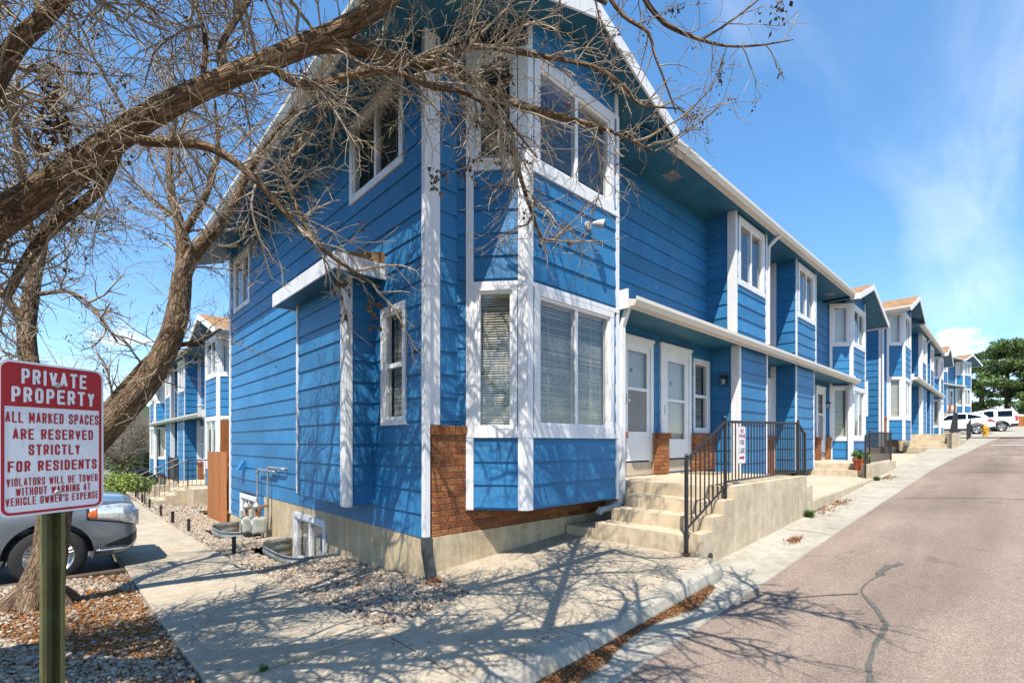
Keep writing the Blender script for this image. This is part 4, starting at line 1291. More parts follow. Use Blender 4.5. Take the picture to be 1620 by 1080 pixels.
railing('second black railing on the left stairs, farther from the cedar fence', [((1.98, 22.0, -0.72), (1.98, 22.0, 0.33)), ((3.18, 22.0, -0.04), (3.18, 22.0, 0.93)), ((3.2, 24.4, -0.04), (3.2, 24.4, 0.93))], [(0, 1, 0.2, 0.1), (1, 2, 0.07, 0.07)], bal=0.13)

# ================================================================ cedar fence
def fence():
    o = Vector((3.0, 13.75, -0.6))
    t = thing('fence', 'cedar plank fence panel at the far corner of the nearest row', 'fence', o)
    n = 15; w = 0.142
    for i in range(n):
        y0 = i * (w + 0.003); h = 1.86 + random.uniform(-0.012, 0.012)
        mb = MB().prism([(0, y0), (0.02, y0), (0.02, y0 + w), (0, y0 + w)], -0.0, h)
        b = mb.build('plank', 'cedar', t, bevel=0.004)
        b.location.x = random.uniform(-0.003, 0.003)
    for z in (0.3, 1.5): MB().box(0.022, 0.06, 0.0, n * (w + 0.003), z, z + 0.09).build('rail', 'cedar', t)
    for y0 in (0.02, n * (w + 0.003) - 0.1): MB().box(0.06, 0.15, y0, y0 + 0.09, -0.2, 1.8).build('post', 'cedar', t)
    return t
fence()
def screen_():
    o = Vector((3.25, 15.6, -0.6))
    t = thing('fence', 'taller cedar plank screen standing behind the fence panel', 'fence', o)
    for i in range(8):
        MB().box(i * 0.145, i * 0.145 + 0.142, 0, 0.022, 0, 2.75).build('plank', 'cedar', t, bevel=0.004)
    MB().box(0.0, 1.16, 0.022, 0.06, 1.9, 1.99).build('rail', 'cedar', t)
screen_()

# ================================================================ private property sign
GLYPH = {   # condensed block capitals, strokes in a 1 x 1 cell
 'A': [[(0, 0), (.5, 1), (1, 0)], [(.2, .28), (.8, .28)]], 'B': [[(0, 0), (0, 1), (.75, 1), (1, .88), (1, .64), (.78, .53), (0, .53)], [(.78, .53), (1, .40), (1, .12), (.75, 0), (0, 0)]],
 'C': [[(1, .72), (1, .86), (.8, 1), (.2, 1), (0, .86), (0, .14), (.2, 0), (.8, 0), (1, .14), (1, .28)]], 'D': [[(0, 0), (0, 1), (.72, 1), (1, .84), (1, .16), (.72, 0), (0, 0)]],
 'E': [[(1, 1), (0, 1), (0, 0), (1, 0)], [(0, .52), (.82, .52)]], 'F': [[(1, 1), (0, 1), (0, 0)], [(0, .52), (.82, .52)]],
 'G': [[(1, .72), (1, .86), (.8, 1), (.2, 1), (0, .86), (0, .14), (.2, 0), (.8, 0), (1, .14), (1, .46), (.58, .46)]], 'H': [[(0, 0), (0, 1)], [(1, 0), (1, 1)], [(0, .52), (1, .52)]],
 'I': [[(.5, 0), (.5, 1)]], 'K': [[(0, 0), (0, 1)], [(1, 1), (.05, .45)], [(.36, .62), (1, 0)]], 'L': [[(0, 1), (0, 0), (1, 0)]],
 'M': [[(0, 0), (0, 1), (.5, .25), (1, 1), (1, 0)]], 'N': [[(0, 0), (0, 1), (1, 0), (1, 1)]], 'O': [[(.2, 0), (0, .14), (0, .86), (.2, 1), (.8, 1), (1, .86), (1, .14), (.8, 0), (.2, 0)]],
 'P': [[(0, 0), (0, 1), (.75, 1), (1, .87), (1, .57), (.75, .44), (0, .44)]], 'R': [[(0, 0), (0, 1), (.75, 1), (1, .87), (1, .61), (.75, .48), (0, .48)], [(.6, .48), (1, 0)]],
 'S': [[(1, .74), (1, .87), (.8, 1), (.2, 1), (0, .87), (0, .66), (.2, .55), (.8, .46), (1, .34), (1, .13), (.8, 0), (.2, 0), (0, .13), (0, .26)]], 'T': [[(.5, 0), (.5, 1)], [(0, 1), (1, 1)]],
 'U': [[(0, 1), (0, .14), (.2, 0), (.8, 0), (1, .14), (1, 1)]], 'V': [[(0, 1), (.5, 0), (1, 1)]], 'W': [[(0, 1), (.25, 0), (.5, .8), (.75, 0), (1, 1)]], 'X': [[(0, 0), (1, 1)], [(0, 1), (1, 0)]],
 'Y': [[(0, 1), (.5, .45), (1, 1)], [(.5, .45), (.5, 0)]], "'": [[(.5, 1), (.5, .74)]]}
GW = {'I': .42, 'M': 1.22, 'W': 1.35, ' ': .62, "'": .3, 'A': 1.05, 'V': 1.05}
def text_mesh(body, width, height, stroke=0.215):
    """each letter is cut from thick strokes; x right, y up, centred"""
    tot = sum(GW.get(c, 1.0) for c in body) + 0.34 * (len(body) - 1)
    cw = width / tot; sx = min(0.235 * height, 0.37 * cw); gap = 0.34 * cw
    mb = MB(); x = -width / 2; lay = 0
    def put(poly):
        nonlocal lay
        z = (lay % 9) * 0.00004; lay += 1
        n = len(poly); o = len(mb.v)
        mb.v += [(p[0], p[1], z) for p in poly]; mb.f.append(tuple(o + i for i in range(n)))
    for ch in body:
        w = GW.get(ch, 1.0) * cw
        ww, hh_ = max(w - sx, 0.0001), height - sx
        sxx = sx if w > sx * 1.6 else sx
        for st in GLYPH.get(ch, []):
            pts = [(x + sx / 2 + p[0] * ww, -height / 2 + sx / 2 + p[1] * hh_) for p in st]
            for i, (p, q) in enumerate(zip(pts, pts[1:])):
                d = Vector((q[0] - p[0], q[1] - p[1])); L_ = d.length
                if L_ < 1e-7: continue
                d /= L_; nn = Vector((-d.y, d.x)) * sx / 2
                # square the free ends of straight strokes
                e0 = sx / 2 if (i == 0 and (abs(d.x) < .02 or abs(d.y) < .02)) else 0
                e1 = sx / 2 if (i == len(pts) - 2 and (abs(d.x) < .02 or abs(d.y) < .02)) else 0
                a_, b_ = Vector(p) - d * e0, Vector(q) + d * e1
                put([a_ + nn, a_ - nn, b_ - nn, b_ + nn])
            for p in pts[1:-1] if pts[0] != pts[-1] else pts[:-1]:
                put([(p[0] + sx / 2 * math.cos(k * math.pi / 5), p[1] + sx / 2 * math.sin(k * math.pi / 5)) for k in range(10)])
        x += w + gap
    # keep diagonals inside the cap height
    mb.v = [(a_, max(-height / 2, min(height / 2, b_)), c_) for a_, b_, c_ in mb.v]
    me = bpy.data.meshes.new('lettering'); me.from_pydata(mb.v, [], mb.f); me.update()
    return me
def rrect(w, h, r, n=6):
    pts = []
    for cx, cy, a0 in ((w / 2 - r, h / 2 - r, 0), (-w / 2 + r, h / 2 - r, 90), (-w / 2 + r, -h / 2 + r, 180), (w / 2 - r, -h / 2 + r, 270)):
        for k in range(n + 1):
            a = R(a0 + 90 * k / n); pts.append((cx + r * math.cos(a), cy + r * math.sin(a)))
    return pts
def plate(poly, t0, t1, name, m, parent):
    # sign-local: x right, z up, thickness towards -y
    n = len(poly); mb = MB()
    mb.v = [(x, -t0, z) for x, z in poly] + [(x, -t1, z) for x, z in poly]
    mb.f = [tuple(range(n)), tuple(range(2 * n - 1, n - 1, -1))] + [(i, n + i, n + (i + 1) % n, (i + 1) % n) for i in range(n)]
    return mb.build(name, m, parent)
def text_on(body, x, z, w, h, m, parent, y=-0.005, name='lettering', bold=0.02):
    me = text_mesh(body, w, h); me.materials.append(MATS[m])
    o = link(name, me, parent)
    o.rotation_euler = (R(90), 0, 0); o.location = (x, y, z)
    return o
SL, SR = at(-4, 700, 1.52), at(163, 700, 1.81)
sdir = (SR - SL); sw = math.hypot(sdir.x, sdir.y); sang = math.atan2(sdir.y, sdir.x)
s_top = EYE + (700 - 566) / FPX * 1.52; s_bot = EYE + (700 - 821) / FPX * 1.52
sh = s_top - s_bot
smid = (SL + SR) / 2
sign = thing('road_sign', 'white and red private property parking sign on a green steel post', 'sign', (smid.x, smid.y, -0.10), sang)
zc_ = (s_top + s_bot) / 2 + 0.10
sp_ = bpy.data.objects.new('panel', None); 
panel = plate([(x, z) for x, z in rrect(sw, sh, 0.028)], 0.0, 0.0022, 'panel', 'sign_white', sign)
panel.location = (0, 0, zc_)
def ring_plate(w, h, r, th_, t0, t1, name, m, parent):
    a, b = rrect(w, h, r), rrect(w - 2 * th_, h - 2 * th_, max(0.004, r - th_)); n = len(a); mb = MB()
    for t in (t0, t1):
        mb.v += [(x, -t, z) for x, z in a] + [(x, -t, z) for x, z in b]
    for i in range(n):
        j = (i + 1) % n
        mb.f += [(i, j, n + j, n + i), (2 * n + i, 3 * n + i, 3 * n + j, 2 * n + j), (i, 2 * n + i, 2 * n + j, j), (n + i, n + j, 3 * n + j, 3 * n + i)]
    return mb.build(name, m, parent)
ring_plate(sw - 0.014, sh - 0.014, 0.024, 0.0085, 0.0024, 0.0030, 'border', 'sign_red', panel)
hh = sh * 0.285
top = [(x, z) for x, z in rrect(sw - 0.015, sh - 0.015, 0.024) if z > 0]
zl = sh / 2 - hh - 0.004
poly = [p for p in top] + [(-(sw - 0.015) / 2, zl), ((sw - 0.015) / 2, zl)]
plate(poly, 0.0024, 0.0034, 'header', 'sign_red', panel)
LINES = [('PRIVATE', 0.905, 0.62, 0.098, 'sign_white'), ('PROPERTY', 0.785, 0.79, 0.098, 'sign_white'), ('ALL MARKED SPACES', 0.638, 0.885, 0.070, 'sign_red'), ('ARE RESERVED', 0.530, 0.765, 0.070, 'sign_red'),
         ('STRICTLY', 0.428, 0.49, 0.070, 'sign_red'), ('FOR RESIDENTS', 0.322, 0.845, 0.070, 'sign_red'), ('VIOLATORS WILL BE TOWED', 0.222, 0.865, 0.052, 'sign_red'), ('WITHOUT WARNING AT', 0.160, 0.71, 0.052, 'sign_red'), ("VEHICLE OWNER'S EXPENSE", 0.098, 0.88, 0.052, 'sign_red')]
for body, zf, wf, hf, m in LINES:
    text_on(body, 0, (zf - 0.5) * sh, wf * sw, hf * sh, m, panel, y=-0.0046 if m == 'sign_white' else -0.0034, bold=0.045)
for zf in (0.865, 0.135):
    MB().lathe([(0.008, -0.0075), (0.010, -0.005), (0.010, -0.0025)], 10, 1, (0.005, 0, (zf - 0.5) * sh)).build('bolt', 'steel', panel)
# U-channel post
prof = [(-0.033, 0.004), (-0.021, 0.004), (-0.016, 0.040), (0.016, 0.040), (0.021, 0.004), (0.033, 0.004), (0.033, 0.008), (0.024, 0.008), (0.019, 0.045), (-0.019, 0.045), (-0.024, 0.008), (-0.033, 0.008)]
mb = MB(); n = len(prof)
mb.v = [(x, y, -0.2) for x, y in prof] + [(x, y, zc_ + sh * 0.42) for x, y in prof]
mb.f = [(i, (i + 1) % n, n + (i + 1) % n, n + i) for i in range(n)]
mb.build('post', 'post_green', sign)

# fire lane sign wired to the porch railing
fs = thing('fire_lane_sign', 'small white fire lane sign with red arrow fixed to the nearest porch railing', 'sign', (6.68, 2.635, 1.47), 0)
fp = plate(rrect(0.235, 0.50, 0.02), 0.0, 0.003, 'panel', 'sign_white', fs)
ring_plate(0.225, 0.49, 0.018, 0.004, 0.0032, 0.0036, 'border', 'sign_red', fp)
text_on('NO', 0.0, 0.19, 0.10, 0.055, 'sign_red', fp, -0.0042); text_on('PARKING', 0.0, 0.122, 0.19, 0.05, 'sign_red', fp, -0.0042)
text_on('FIRE', 0, 0.035, 0.15, 0.07, 'sign_dark', fp, -0.0042); text_on('LANE', 0, -0.075, 0.17, 0.075, 'sign_dark', fp, -0.0042)
plate([(-0.085, -0.185), (0.03, -0.185), (0.03, -0.205), (0.085, -0.17), (0.03, -0.135), (0.03, -0.155), (-0.085, -0.155)], 0.0034, 0.0042, 'arrow', 'sign_red', fp)

# ================================================================ small fixtures on the nearest row
def floodlight(label, p, heads, nrm=(0, -1, 0), grp=None):
    t = thing('floodlight', label, 'floodlight', p, 0, grp)
    n = Vector(nrm)
    MB().tube([n * 0.0, n * 0.03], 0.055, 14).build('mount_plate', 'lamp_grey', t)
    for d in heads:
        d = Vector(d).normalized()
        a = n * 0.03; k = a + n * 0.06 + d * 0.03
        MB().tube([a, k], 0.013, 8).build('arm', 'lamp_grey', t)
        e = k + d * 0.13
        MB().tube([k - d * 0.02, k + d * 0.02, k + d * 0.07, e], [0.028, 0.034, 0.052, 0.058], 14).build('lamp_head', 'lamp_grey', t, smooth=False)
        MB().tube([e, e + d * 0.006], [0.052, 0.046], 14).build('lens', 'lamp_glass', t)
    return t
floodlight('twin floodlight on the siding below the nearest upper bay window', (5.13, 4.05 - 0.018, 4.40), [(0.5, -0.9, -0.25), (0.85, -0.45, 0.1)])
floodlight('floodlight in the upper recess between the two projecting boxes', (12.35, 4.59 + 0.03, 5.05), [(0.2, -0.9, -0.4)])
floodlight('floodlight on the left townhouse row, above its small porch roof', (4.02, 21.6, 2.95), [(-0.9, 0.3, -0.3)], (-1, 0, 0))
def wall_lamp(label, p, nrm):
    t = thing('wall_lamp', label, 'wall lamp', p)
    n = Vector(nrm); s = Vector((-n.y, n.x, 0))
    def ob(a0, a1, w, z0, z1, nm, m):
        q = lambda o, u, z: tuple(n * o + s * u + Vector((0, 0, z)))
        MB().hexa([q(a0, -w, z0), q(a1, -w, z0), q(a1, w, z0), q(a0, w, z0), q(a0, -w, z1), q(a1, -w, z1), q(a1, w, z1), q(a0, w, z1)]).build(nm, m, t)
    ob(0, 0.02, 0.06, -0.09, 0.12, 'back_plate', 'black_plastic')
    ob(0.02, 0.15, 0.075, 0.05, 0.085, 'hood', 'black_plastic'); ob(0.035, 0.13, 0.055, 0.085, 0.11, 'hood', 'black_plastic')
    ob(0.03, 0.13, 0.055, -0.09, 0.05, 'glass', 'lamp_glass'); ob(0.06, 0.10, 0.02, -0.06, 0.03, 'bulb', 'shade_white')
wall_lamp('black lantern on the shaded porch side wall next to the second door', (10.10, 4.32, 2.78), (-1, 0, 0))
wall_lamp('black lantern by the far door of the nearest row', (18.55, 4.62, 2.75), (0, -1, 0))
wall_lamp('small wall lantern in the left row, above the black railing', (4.33, 21.2, 1.85), (-1, 0, 0))
mb = MB().box(-0.4, 0.4, -0.28, 0.28, 0, 0.018)
dm = mb.build('doormat', 'mat_brown', bevel=0.006); dm.location = (8.75, 4.12, 0.931)
tag(dm, 'brown doormat in front of the second door of the nearest porch', 'doormat')
# dryer vent hood
mb = MB().add([(0, -0.1, 0), (0, 0.1, 0), (-0.02, -0.1, 0.22), (-0.02, 0.1, 0.22), (-0.16, -0.1, 0.0), (-0.16, 0.1, 0.0), (0, -0.1, 0.22), (0, 0.1, 0.22)],
              [(0, 1, 5, 4), (4, 5, 3, 2), (2, 3, 7, 6), (0, 4, 2, 6), (1, 7, 3, 5), (0, 6, 7, 1)])
dv = mb.build('vent_hood', 'siding'); dv.location = (3.045, 12.3, 0.88)
tag(dv, 'small blue painted vent hood on the gable wall above the left window well', 'vent hood')
# gas meters
def gas_meter(label, y, pipe_y):
    t = thing('gas_meter', label, 'gas meter', (2.80, y, gravel_z(2.8, y)))
    m = MB(); m.box(-0.12, 0.12, -0.15, 0.15, 0.14, 0.46); b = m.build('body', 'meter_paint', t, bevel=0.045)
    MB().tube([(-0.12, 0.0, 0.30), (-0.135, 0.0, 0.30)], [0.11, 0.10], 18).build('diaphragm_cover', 'galv', t)
    MB().box(-0.145, -0.10, -0.07, 0.07, 0.46, 0.60).build('index_box', 'meter_paint', t, bevel=0.012)
    MB().tube([(0, -0.09, 0.44), (0, -0.09, 0.60), (0.02, -0.09, 0.66), (0.16, -0.09, 0.68)], 0.026, 8).build('inlet_pipe', 'rust', t)
    MB().lathe([(0.035, 0.60), (0.07, 0.62), (0.075, 0.66), (0.05, 0.70), (0.02, 0.74), (0.012, 0.78)], 12, 2, (0, 0.09, 0)).build('regulator', 'galv', t)
    MB().tube([(0, 0.09, 0.44), (0, 0.09, 0.62)], 0.024, 8).build('outlet_pipe', 'rust', t)
    h = 1.42
    MB().tube([(0.16, -0.09, 0.2), (0.16, -0.09, h - 0.05), (0.16, -0.11, h), (0.16, -0.16, h + 0.012), (0.16, pipe_y, h + 0.012), (0.19, pipe_y - 0.03, h + 0.012), (0.27, pipe_y - 0.03, h + 0.01)], 0.022, 8).build('riser_pipe', 'steel', t)
    MB().lathe([(0.03, h - 0.06), (0.034, h - 0.05), (0.034, h - 0.02), (0.03, h - 0.01)], 10, 2, (0.16, -0.09, 0)).build('coupling', 'steel', t)
    MB().tube([(0.1, 0, 0), (0.1, 0, 0.2)], 0.02, 6).build('foot', 'steel', t)
gas_meter('grey gas meter nearer the corner, by the concrete foundation', 10.35, -0.95)
gas_meter('grey gas meter behind the other one, close to the white basement window', 11.05, -1.15)
# window wells
def window_well(label, y0, y1, z0, z1, out):
    t = thing('window_well', label, 'window well', (3.05, (y0 + y1) / 2, z0))
    mb = MB(); n = 22; yc = 0; hw = (y1 - y0) / 2
    def ring(h, off):
        pts = []
        for k in range(n + 1):
            a = math.pi * k / n
            c, s = math.cos(a), math.sin(a)
            e = 0.55
            pts.append((-(out + off) * (abs(s) ** e), (hw + off) * math.copysign(abs(c) ** e, c), h))
        return pts
    rows = 17
    for r in range(rows):
        h = (z1 - z0) * r / (rows - 1)
        mb.v += ring(h, 0.012 * math.sin(r * math.pi / 2.0))
    for r in range(rows - 1):
        for k in range(n):
            a = r * (n + 1) + k
            mb.f.append((a, a + 1, a + n + 2, a + n + 1))
    w = mb.build('shell', 'galv', t, smooth=True, fix=False)
    sm = w.modifiers.new('thick', 'SOLIDIFY'); sm.thickness = 0.006
    MB().tube(ring(z1 - z0, 0.0), 0.012, 6).build('rim', 'galv', t)
    return t
window_well('corrugated steel window well under the nearest basement window', 7.35, 9.15, -0.75, -0.22, 0.62)
window_well('corrugated steel window well behind the gas meters, by the cedar fence', 11.15, 12.75, -1.0, -0.36, 0.66)
# path lights
PL = [(2.05, 8.9), (2.02, 12.6), (2.0, 14.6), (1.98, 16.4), (1.96, 18.6), (1.97, 20.6), (1.97, 22.6)]
for i, (x, y) in enumerate(PL):
    lab = ['short black path stake in the gravel, nearest to the corner', 'second black path stake from the corner, near the far window well', 'third black path stake from the corner, left of the fence', 'fourth black path stake along the walkway',
           'fifth black path stake along the walkway', 'sixth black path stake, near the green shrub', 'farthest black path stake, beside the green shrub'][i]
    t = thing('path_stake', lab, 'path stake', (x, y, gravel_z(x, min(y, 18)) - 0.02), random.uniform(-.4, .4), 'black stakes along the walkway')
    MB().box(-0.028, 0.028, -0.028, 0.028, 0, 0.30).build('stake', 'black_plastic', t, bevel=0.006)
    MB().box(-0.034, 0.034, -0.034, 0.034, 0.30, 0.325).build('cap', 'black_plastic', t, bevel=0.006)
# red stone under the downspout
mb = MB().lathe([(0.02, 0), (0.085, 0.005), (0.095, 0.03), (0.06, 0.055), (0.01, 0.06)], 9, 2)
rs = mb.build('splash_stone', 'brick', smooth=True); rs.location = (2.98, 4.45, gravel_z(2.9, 4.45)); rs.scale = (1.0, 0.7, 1.0)
tag(rs, 'flat red stone under the black downspout foot at the corner', 'stone')

# hydrant
hx, hy_ = 42.0, 1.85
hyd = thing('fire_hydrant', 'yellow fire hydrant by the lane in front of the white crossover', 'fire hydrant', (hx, hy_, road_z(hx) + 0.06))
MB().lathe([(0.17, 0), (0.17, 0.04), (0.12, 0.05), (0.115, 0.45), (0.15, 0.46), (0.15, 0.50), (0.13, 0.52), (0.12, 0.60), (0.08, 0.68), (0.035, 0.71), (0.035, 0.76), (0.02, 0.77)], 16).build('barrel', 'hydrant', hyd, smooth=False)
for s in (-1, 1): MB().tube([(0, s * 0.10, 0.38), (0, s * 0.19, 0.38)], 0.055, 10).build('nozzle', 'hydrant', hyd)
MB().tube([(-0.10, 0, 0.36), (-0.20, 0, 0.36)], 0.075, 12).build('nozzle', 'hydrant', hyd)

# ================================================================ trees
def tube_np(pts, rads, n, Vl, Fl, base, BK=None, rough=0.0, s0=0.0):
    P = np.array([tuple(p) for p in pts]); m = len(P)
    T = np.gradient(P, axis=0); T /= np.linalg.norm(T, axis=1)[:, None] + 1e-9
    a = np.cross(T[0], (0.0, 0.0, 1.0)); 
    if np.linalg.norm(a) < 1e-3: a = np.array((1.0, 0, 0))
    a /= np.linalg.norm(a)
    ang = np.arange(n) * 2 * np.pi / n
    out = np.empty((m, n, 3)); s = s0; bk = np.empty((m, n, 3))
    for i in range(m):
        a = a - T[i] * a.dot(T[i]); a /= np.linalg.norm(a) + 1e-9
        b = np.cross(T[i], a)
        r = rads[i]
        if i: s += np.linalg.norm(P[i] - P[i - 1])
        rr = np.full(n, r)
        if rough:
            k = np.sin(ang * 5 + s * 3.1 + 1.3 * np.sin(s * 7)) * 0.35 + np.sin(ang * 9 - s * 5.3) * 0.3 + np.sin(ang * 3 + s * 1.7) * 0.5
            rr = r * (1 + rough * k) + rng.normal(0, rough * 0.22 * r, n)
        out[i] = P[i] + (np.cos(ang)[:, None] * a + np.sin(ang)[:, None] * b) * rr[:, None]
        bk[i, :, 0] = np.cos(ang) * r; bk[i, :, 1] = np.sin(ang) * r; bk[i, :, 2] = s
    Vl.append(out.reshape(-1, 3))
    if BK is not None: BK.append(bk.reshape(-1, 3))
    i = np.arange(m - 1)[:, None] * n; k = np.arange(n)[None, :]; k2 = (k + 1) % n
    F = np.stack([i + k, i + k2, i + n + k2, i + n + k], -1).reshape(-1, 4) + base
    Fl.append(F)
    return base + m * n
def catmull(ctrl, ds):
    """ctrl: (Vector, radius)"""
    pts, rads = [], []
    for i in range(len(ctrl) - 1):
        p0, p1, p2, p3 = ctrl[max(i - 1, 0)][0], ctrl[i][0], ctrl[i + 1][0], ctrl[min(i + 2, len(ctrl) - 1)][0]
        n = max(2, int((p2 - p1).length / ds))
        for k in range(n):
            t = k / n
            pts.append(0.5 * ((2 * p1) + (p2 - p0) * t + (2 * p0 - 5 * p1 + 4 * p2 - p3) * t * t + (3 * p1 - p0 - 3 * p2 + p3) * t ** 3))
            rads.append(ctrl[i][1] * (1 - t) + ctrl[i + 1][1] * t)
    pts.append(ctrl[-1][0]); rads.append(ctrl[-1][1])
    return pts, rads
def rvec():
    v = Vector((random.gauss(0, 1), random.gauss(0, 1), random.gauss(0, 1)))
    return v.normalized()
class Tree:
    def __init__(s):
        s.V, s.F, s.B, s.n = [], [], [], 0         # thick wood
        s.tV, s.tF, s.tn = [], [], 0               # twigs
        s.cV, s.cF, s.cn = [], [], 0               # seed clusters / dead leaves
        s.paths = []; s.tw = {}
    def limb(s, ctrl, n=12, ds=0.05, rough=0.07):
        pts, rads = catmull(ctrl, ds)
        s.n = tube_np(pts, rads, n, s.V, s.F, s.n, s.B, rough, random.uniform(0, 5))
        s.paths.append((pts, rads))
        return pts, rads
    def twig(s, pts, rads, n=4):
        s.tw.setdefault((len(pts), n), []).append(([p[:] for p in pts], rads))
    def bake_twigs(s):
        for (m, n), lst in s.tw.items():
            P = np.array([q[0] for q in lst]); Rr = np.array([q[1] for q in lst])
            T = np.gradient(P, axis=1); T /= np.linalg.norm(T, axis=2)[..., None] + 1e-9
            ref = rng.normal(size=(len(lst), 1, 3))
            a = np.cross(T, np.broadcast_to(ref, T.shape)); a /= np.linalg.norm(a, axis=2)[..., None] + 1e-9
            b = np.cross(T, a)
            an = np.arange(n) * 2 * np.pi / n
            V = P[:, :, None, :] + (np.cos(an)[None, None, :, None] * a[:, :, None, :] + np.sin(an)[None, None, :, None] * b[:, :, None, :]) * Rr[:, :, None, None]
            i = np.arange(m - 1)[:, None] * n; k = np.arange(n)[None, :]; k2 = (k + 1) % n
            F = np.stack([i + k, i + k2, i + n + k2, i + n + k], -1).reshape(-1, 4)
            F = (F[None] + (np.arange(len(lst)) * m * n)[:, None, None]).reshape(-1, 4) + s.tn
            s.tV.append(V.reshape(-1, 3)); s.tF.append(F); s.tn += len(lst) * m * n
    def cluster(s, p, k=14, size=0.035, spread=0.05, hang=0.08):
        for _ in range(k):
            c = p + Vector((random.gauss(0, spread * .6), random.gauss(0, spread * .6), -abs(random.gauss(0, hang * .7))))
            d = (Vector((0, 0, -1)) + rvec() * 0.8).normalized(); u = d.orthogonal().normalized()
            u = (Matrix.Rotation(random.uniform(0, 6.28), 3, d) @ u)
            l, w = size * random.uniform(0.6, 1.3), size * 0.30 * random.uniform(0.7, 1.4)
            nrm = d.cross(u) * w * 0.6
            q = [c, c + d * l * .5 + u * w + nrm, c + d * l, c + d * l * .5 - u * w + nrm]
            s.cV.append(np.array([tuple(v) for v in q])); s.cF.append(np.array([[0, 1, 2, 3]]) + s.cn); s.cn += 4
    def grow(s, p, d, L, r, lvl, maxl, trop=0.02, kink=0.22, dens=1.0, pc=0.12, seg=0.05):
        nseg = max(3, int(L / seg)); st = L / nseg
        pts, rads = [p.copy()], [r]
        q = p.copy(); d = d.normalized(); kids = []
        bend = rvec() * 0.07
        for i in range(nseg):
            d = (d + rvec() * kink * (0.4 + 0.9 * random.random()) + bend + Vector((0, 0, trop))).normalized()
            q = q + d * st
            pts.append(q.copy()); rads.append(max(0.0017, r * (1 - 0.58 * (i + 1) / nseg)))
            if lvl < maxl and random.random() < (0.62 if lvl == 0 else 0.5) * dens:
                ax = d.orthogonal(); ax = Matrix.Rotation(random.uniform(0, 6.283), 3, d) @ ax
                ang = random.uniform(0.5, 1.15)
                cd = (d * math.cos(ang) + ax.normalized() * math.sin(ang))
                kids.append((q.copy(), cd, L * random.uniform(0.28, 0.6), max(0.0016, rads[-1] * random.uniform(0.5, 0.75))))
                if random.random() < 0.35:
                    cd2 = (d * math.cos(ang) - ax.normalized() * math.sin(ang))
                    kids.append((q.copy(), cd2, L * random.uniform(0.2, 0.45), max(0.0016, rads[-1] * 0.55)))
        s.twig(pts, rads, 5 if r > 0.006 else 4)
        if random.random() < pc * (0.45 if lvl else 0.25): s.cluster(q, random.randint(4, 11), 0.022, 0.022, 0.05)
        for k in kids: s.grow(*k, lvl + 1, maxl, trop, kink * 1.1, dens * 0.9, pc, seg * 0.8)
    def sprout(s, pts, rads, every, L0, L1, maxl, start=0.1, trop=0.02, r0=None, dens=1.0, pc=0.1, up=0.3):
        acc = 0
        for i in range(1, len(pts)):
            acc += (pts[i] - pts[i - 1]).length
            if i < len(pts) * start: continue
            if acc > every * random.uniform(0.6, 1.4):
                acc = 0
                t = (pts[i] - pts[i - 1]).normalized()
                o = (rvec() + Vector((0, 0, up))); o = (o - t * o.dot(t)).normalized()
                a = random.uniform(0.5, 1.2)
                d = t * math.cos(a) + o * math.sin(a)
                L = random.uniform(L0, L1)
                s.grow(pts[i] + o * rads[i] * 0.6, d, L, (r0 or 0.007) * random.uniform(0.7, 1.4), 0, maxl, trop, 0.22, dens, pc)
    def finish(s, name, label, base, bark='bark', twig='twig', seed='seed', cat='tree', group=None):
        t = thing(name, label, cat, base, 0, group)
        off = np.array(tuple(base)); s.bake_twigs()
        if s.V:
            V = np.concatenate(s.V) - off
            o = link('trunk', arr_mesh('trunk', V, np.concatenate(s.F), bark, True, [('bk', 'FLOAT_VECTOR', np.concatenate(s.B))]), t)
        if s.tV:
            o = link('crown', arr_mesh('crown', np.concatenate(s.tV) - off, np.concatenate(s.tF), twig, True), t); tag(o, kind='stuff')
        if s.cV:
            o = link('seed_clusters', arr_mesh('seed_clusters', np.concatenate(s.cV) - off, np.concatenate(s.cF), seed), t); tag(o, kind='stuff')
        return t
def pc(lst):
    out = []
    for px, py, d, w in lst:
        c = 1 / math.sqrt(1 + ((px - 810) / FPX) ** 2 + ((700 - py) / FPX) ** 2)
        out.append((at(px, py, d), w / 2 / FPX * d * c ** 0.75 * 0.97))
    return out

# --- near ash tree: its trunk stands out of view at left, one heavy limb crosses towards the bay window
random.seed(21)
T = Tree()
root_n = Vector((-2.35, 5.05, -0.25))
big = [(root_n, 0.22), (Vector((-2.25, 5.0, 0.5)), 0.15), (Vector((-1.95, 4.85, 1.3)), 0.125), (Vector((-1.45, 4.55, 1.95)), 0.10)] + pc([(-130, 432, 2.78, 70), (-40, 374, 2.75, 67), (40, 320, 2.72, 63), (130, 258, 2.7, 55), (230, 188, 2.68, 48), (330, 137, 2.66, 41), (440, 90, 2.65, 39), (540, 46, 2.68, 37), (610, 2, 2.7, 35), (700, -75, 2.75, 32), (830, -150, 2.9, 50), (960, -200, 3.1, 34)])
pN, rN = T.limb(big, 22, 0.035, 0.045)
L = {}
L['b1'] = T.limb(pc([(470, 75, 2.66, 32.0), (535, 72, 2.7, 28.8), (600, 86, 2.78, 26.4), (660, 100, 2.86, 24.0), (720, 112, 2.92, 21.6), (772, 142, 3.0, 20.0), (820, 166, 3.05, 16.0), (880, 183, 3.1, 12.0), (960, 205, 3.15, 7.2), (1035, 240, 3.2, 3.2)]), 12, 0.04, 0.05)
L['b1b'] = T.limb(pc([(766, 138, 3.0, 13.6), (780, 180, 3.02, 11.2), (812, 245, 3.05, 9.6), (836, 320, 3.1, 7.2), (862, 380, 3.12, 4.8), (905, 352, 3.16, 2.4)]), 8, 0.04, 0.05)
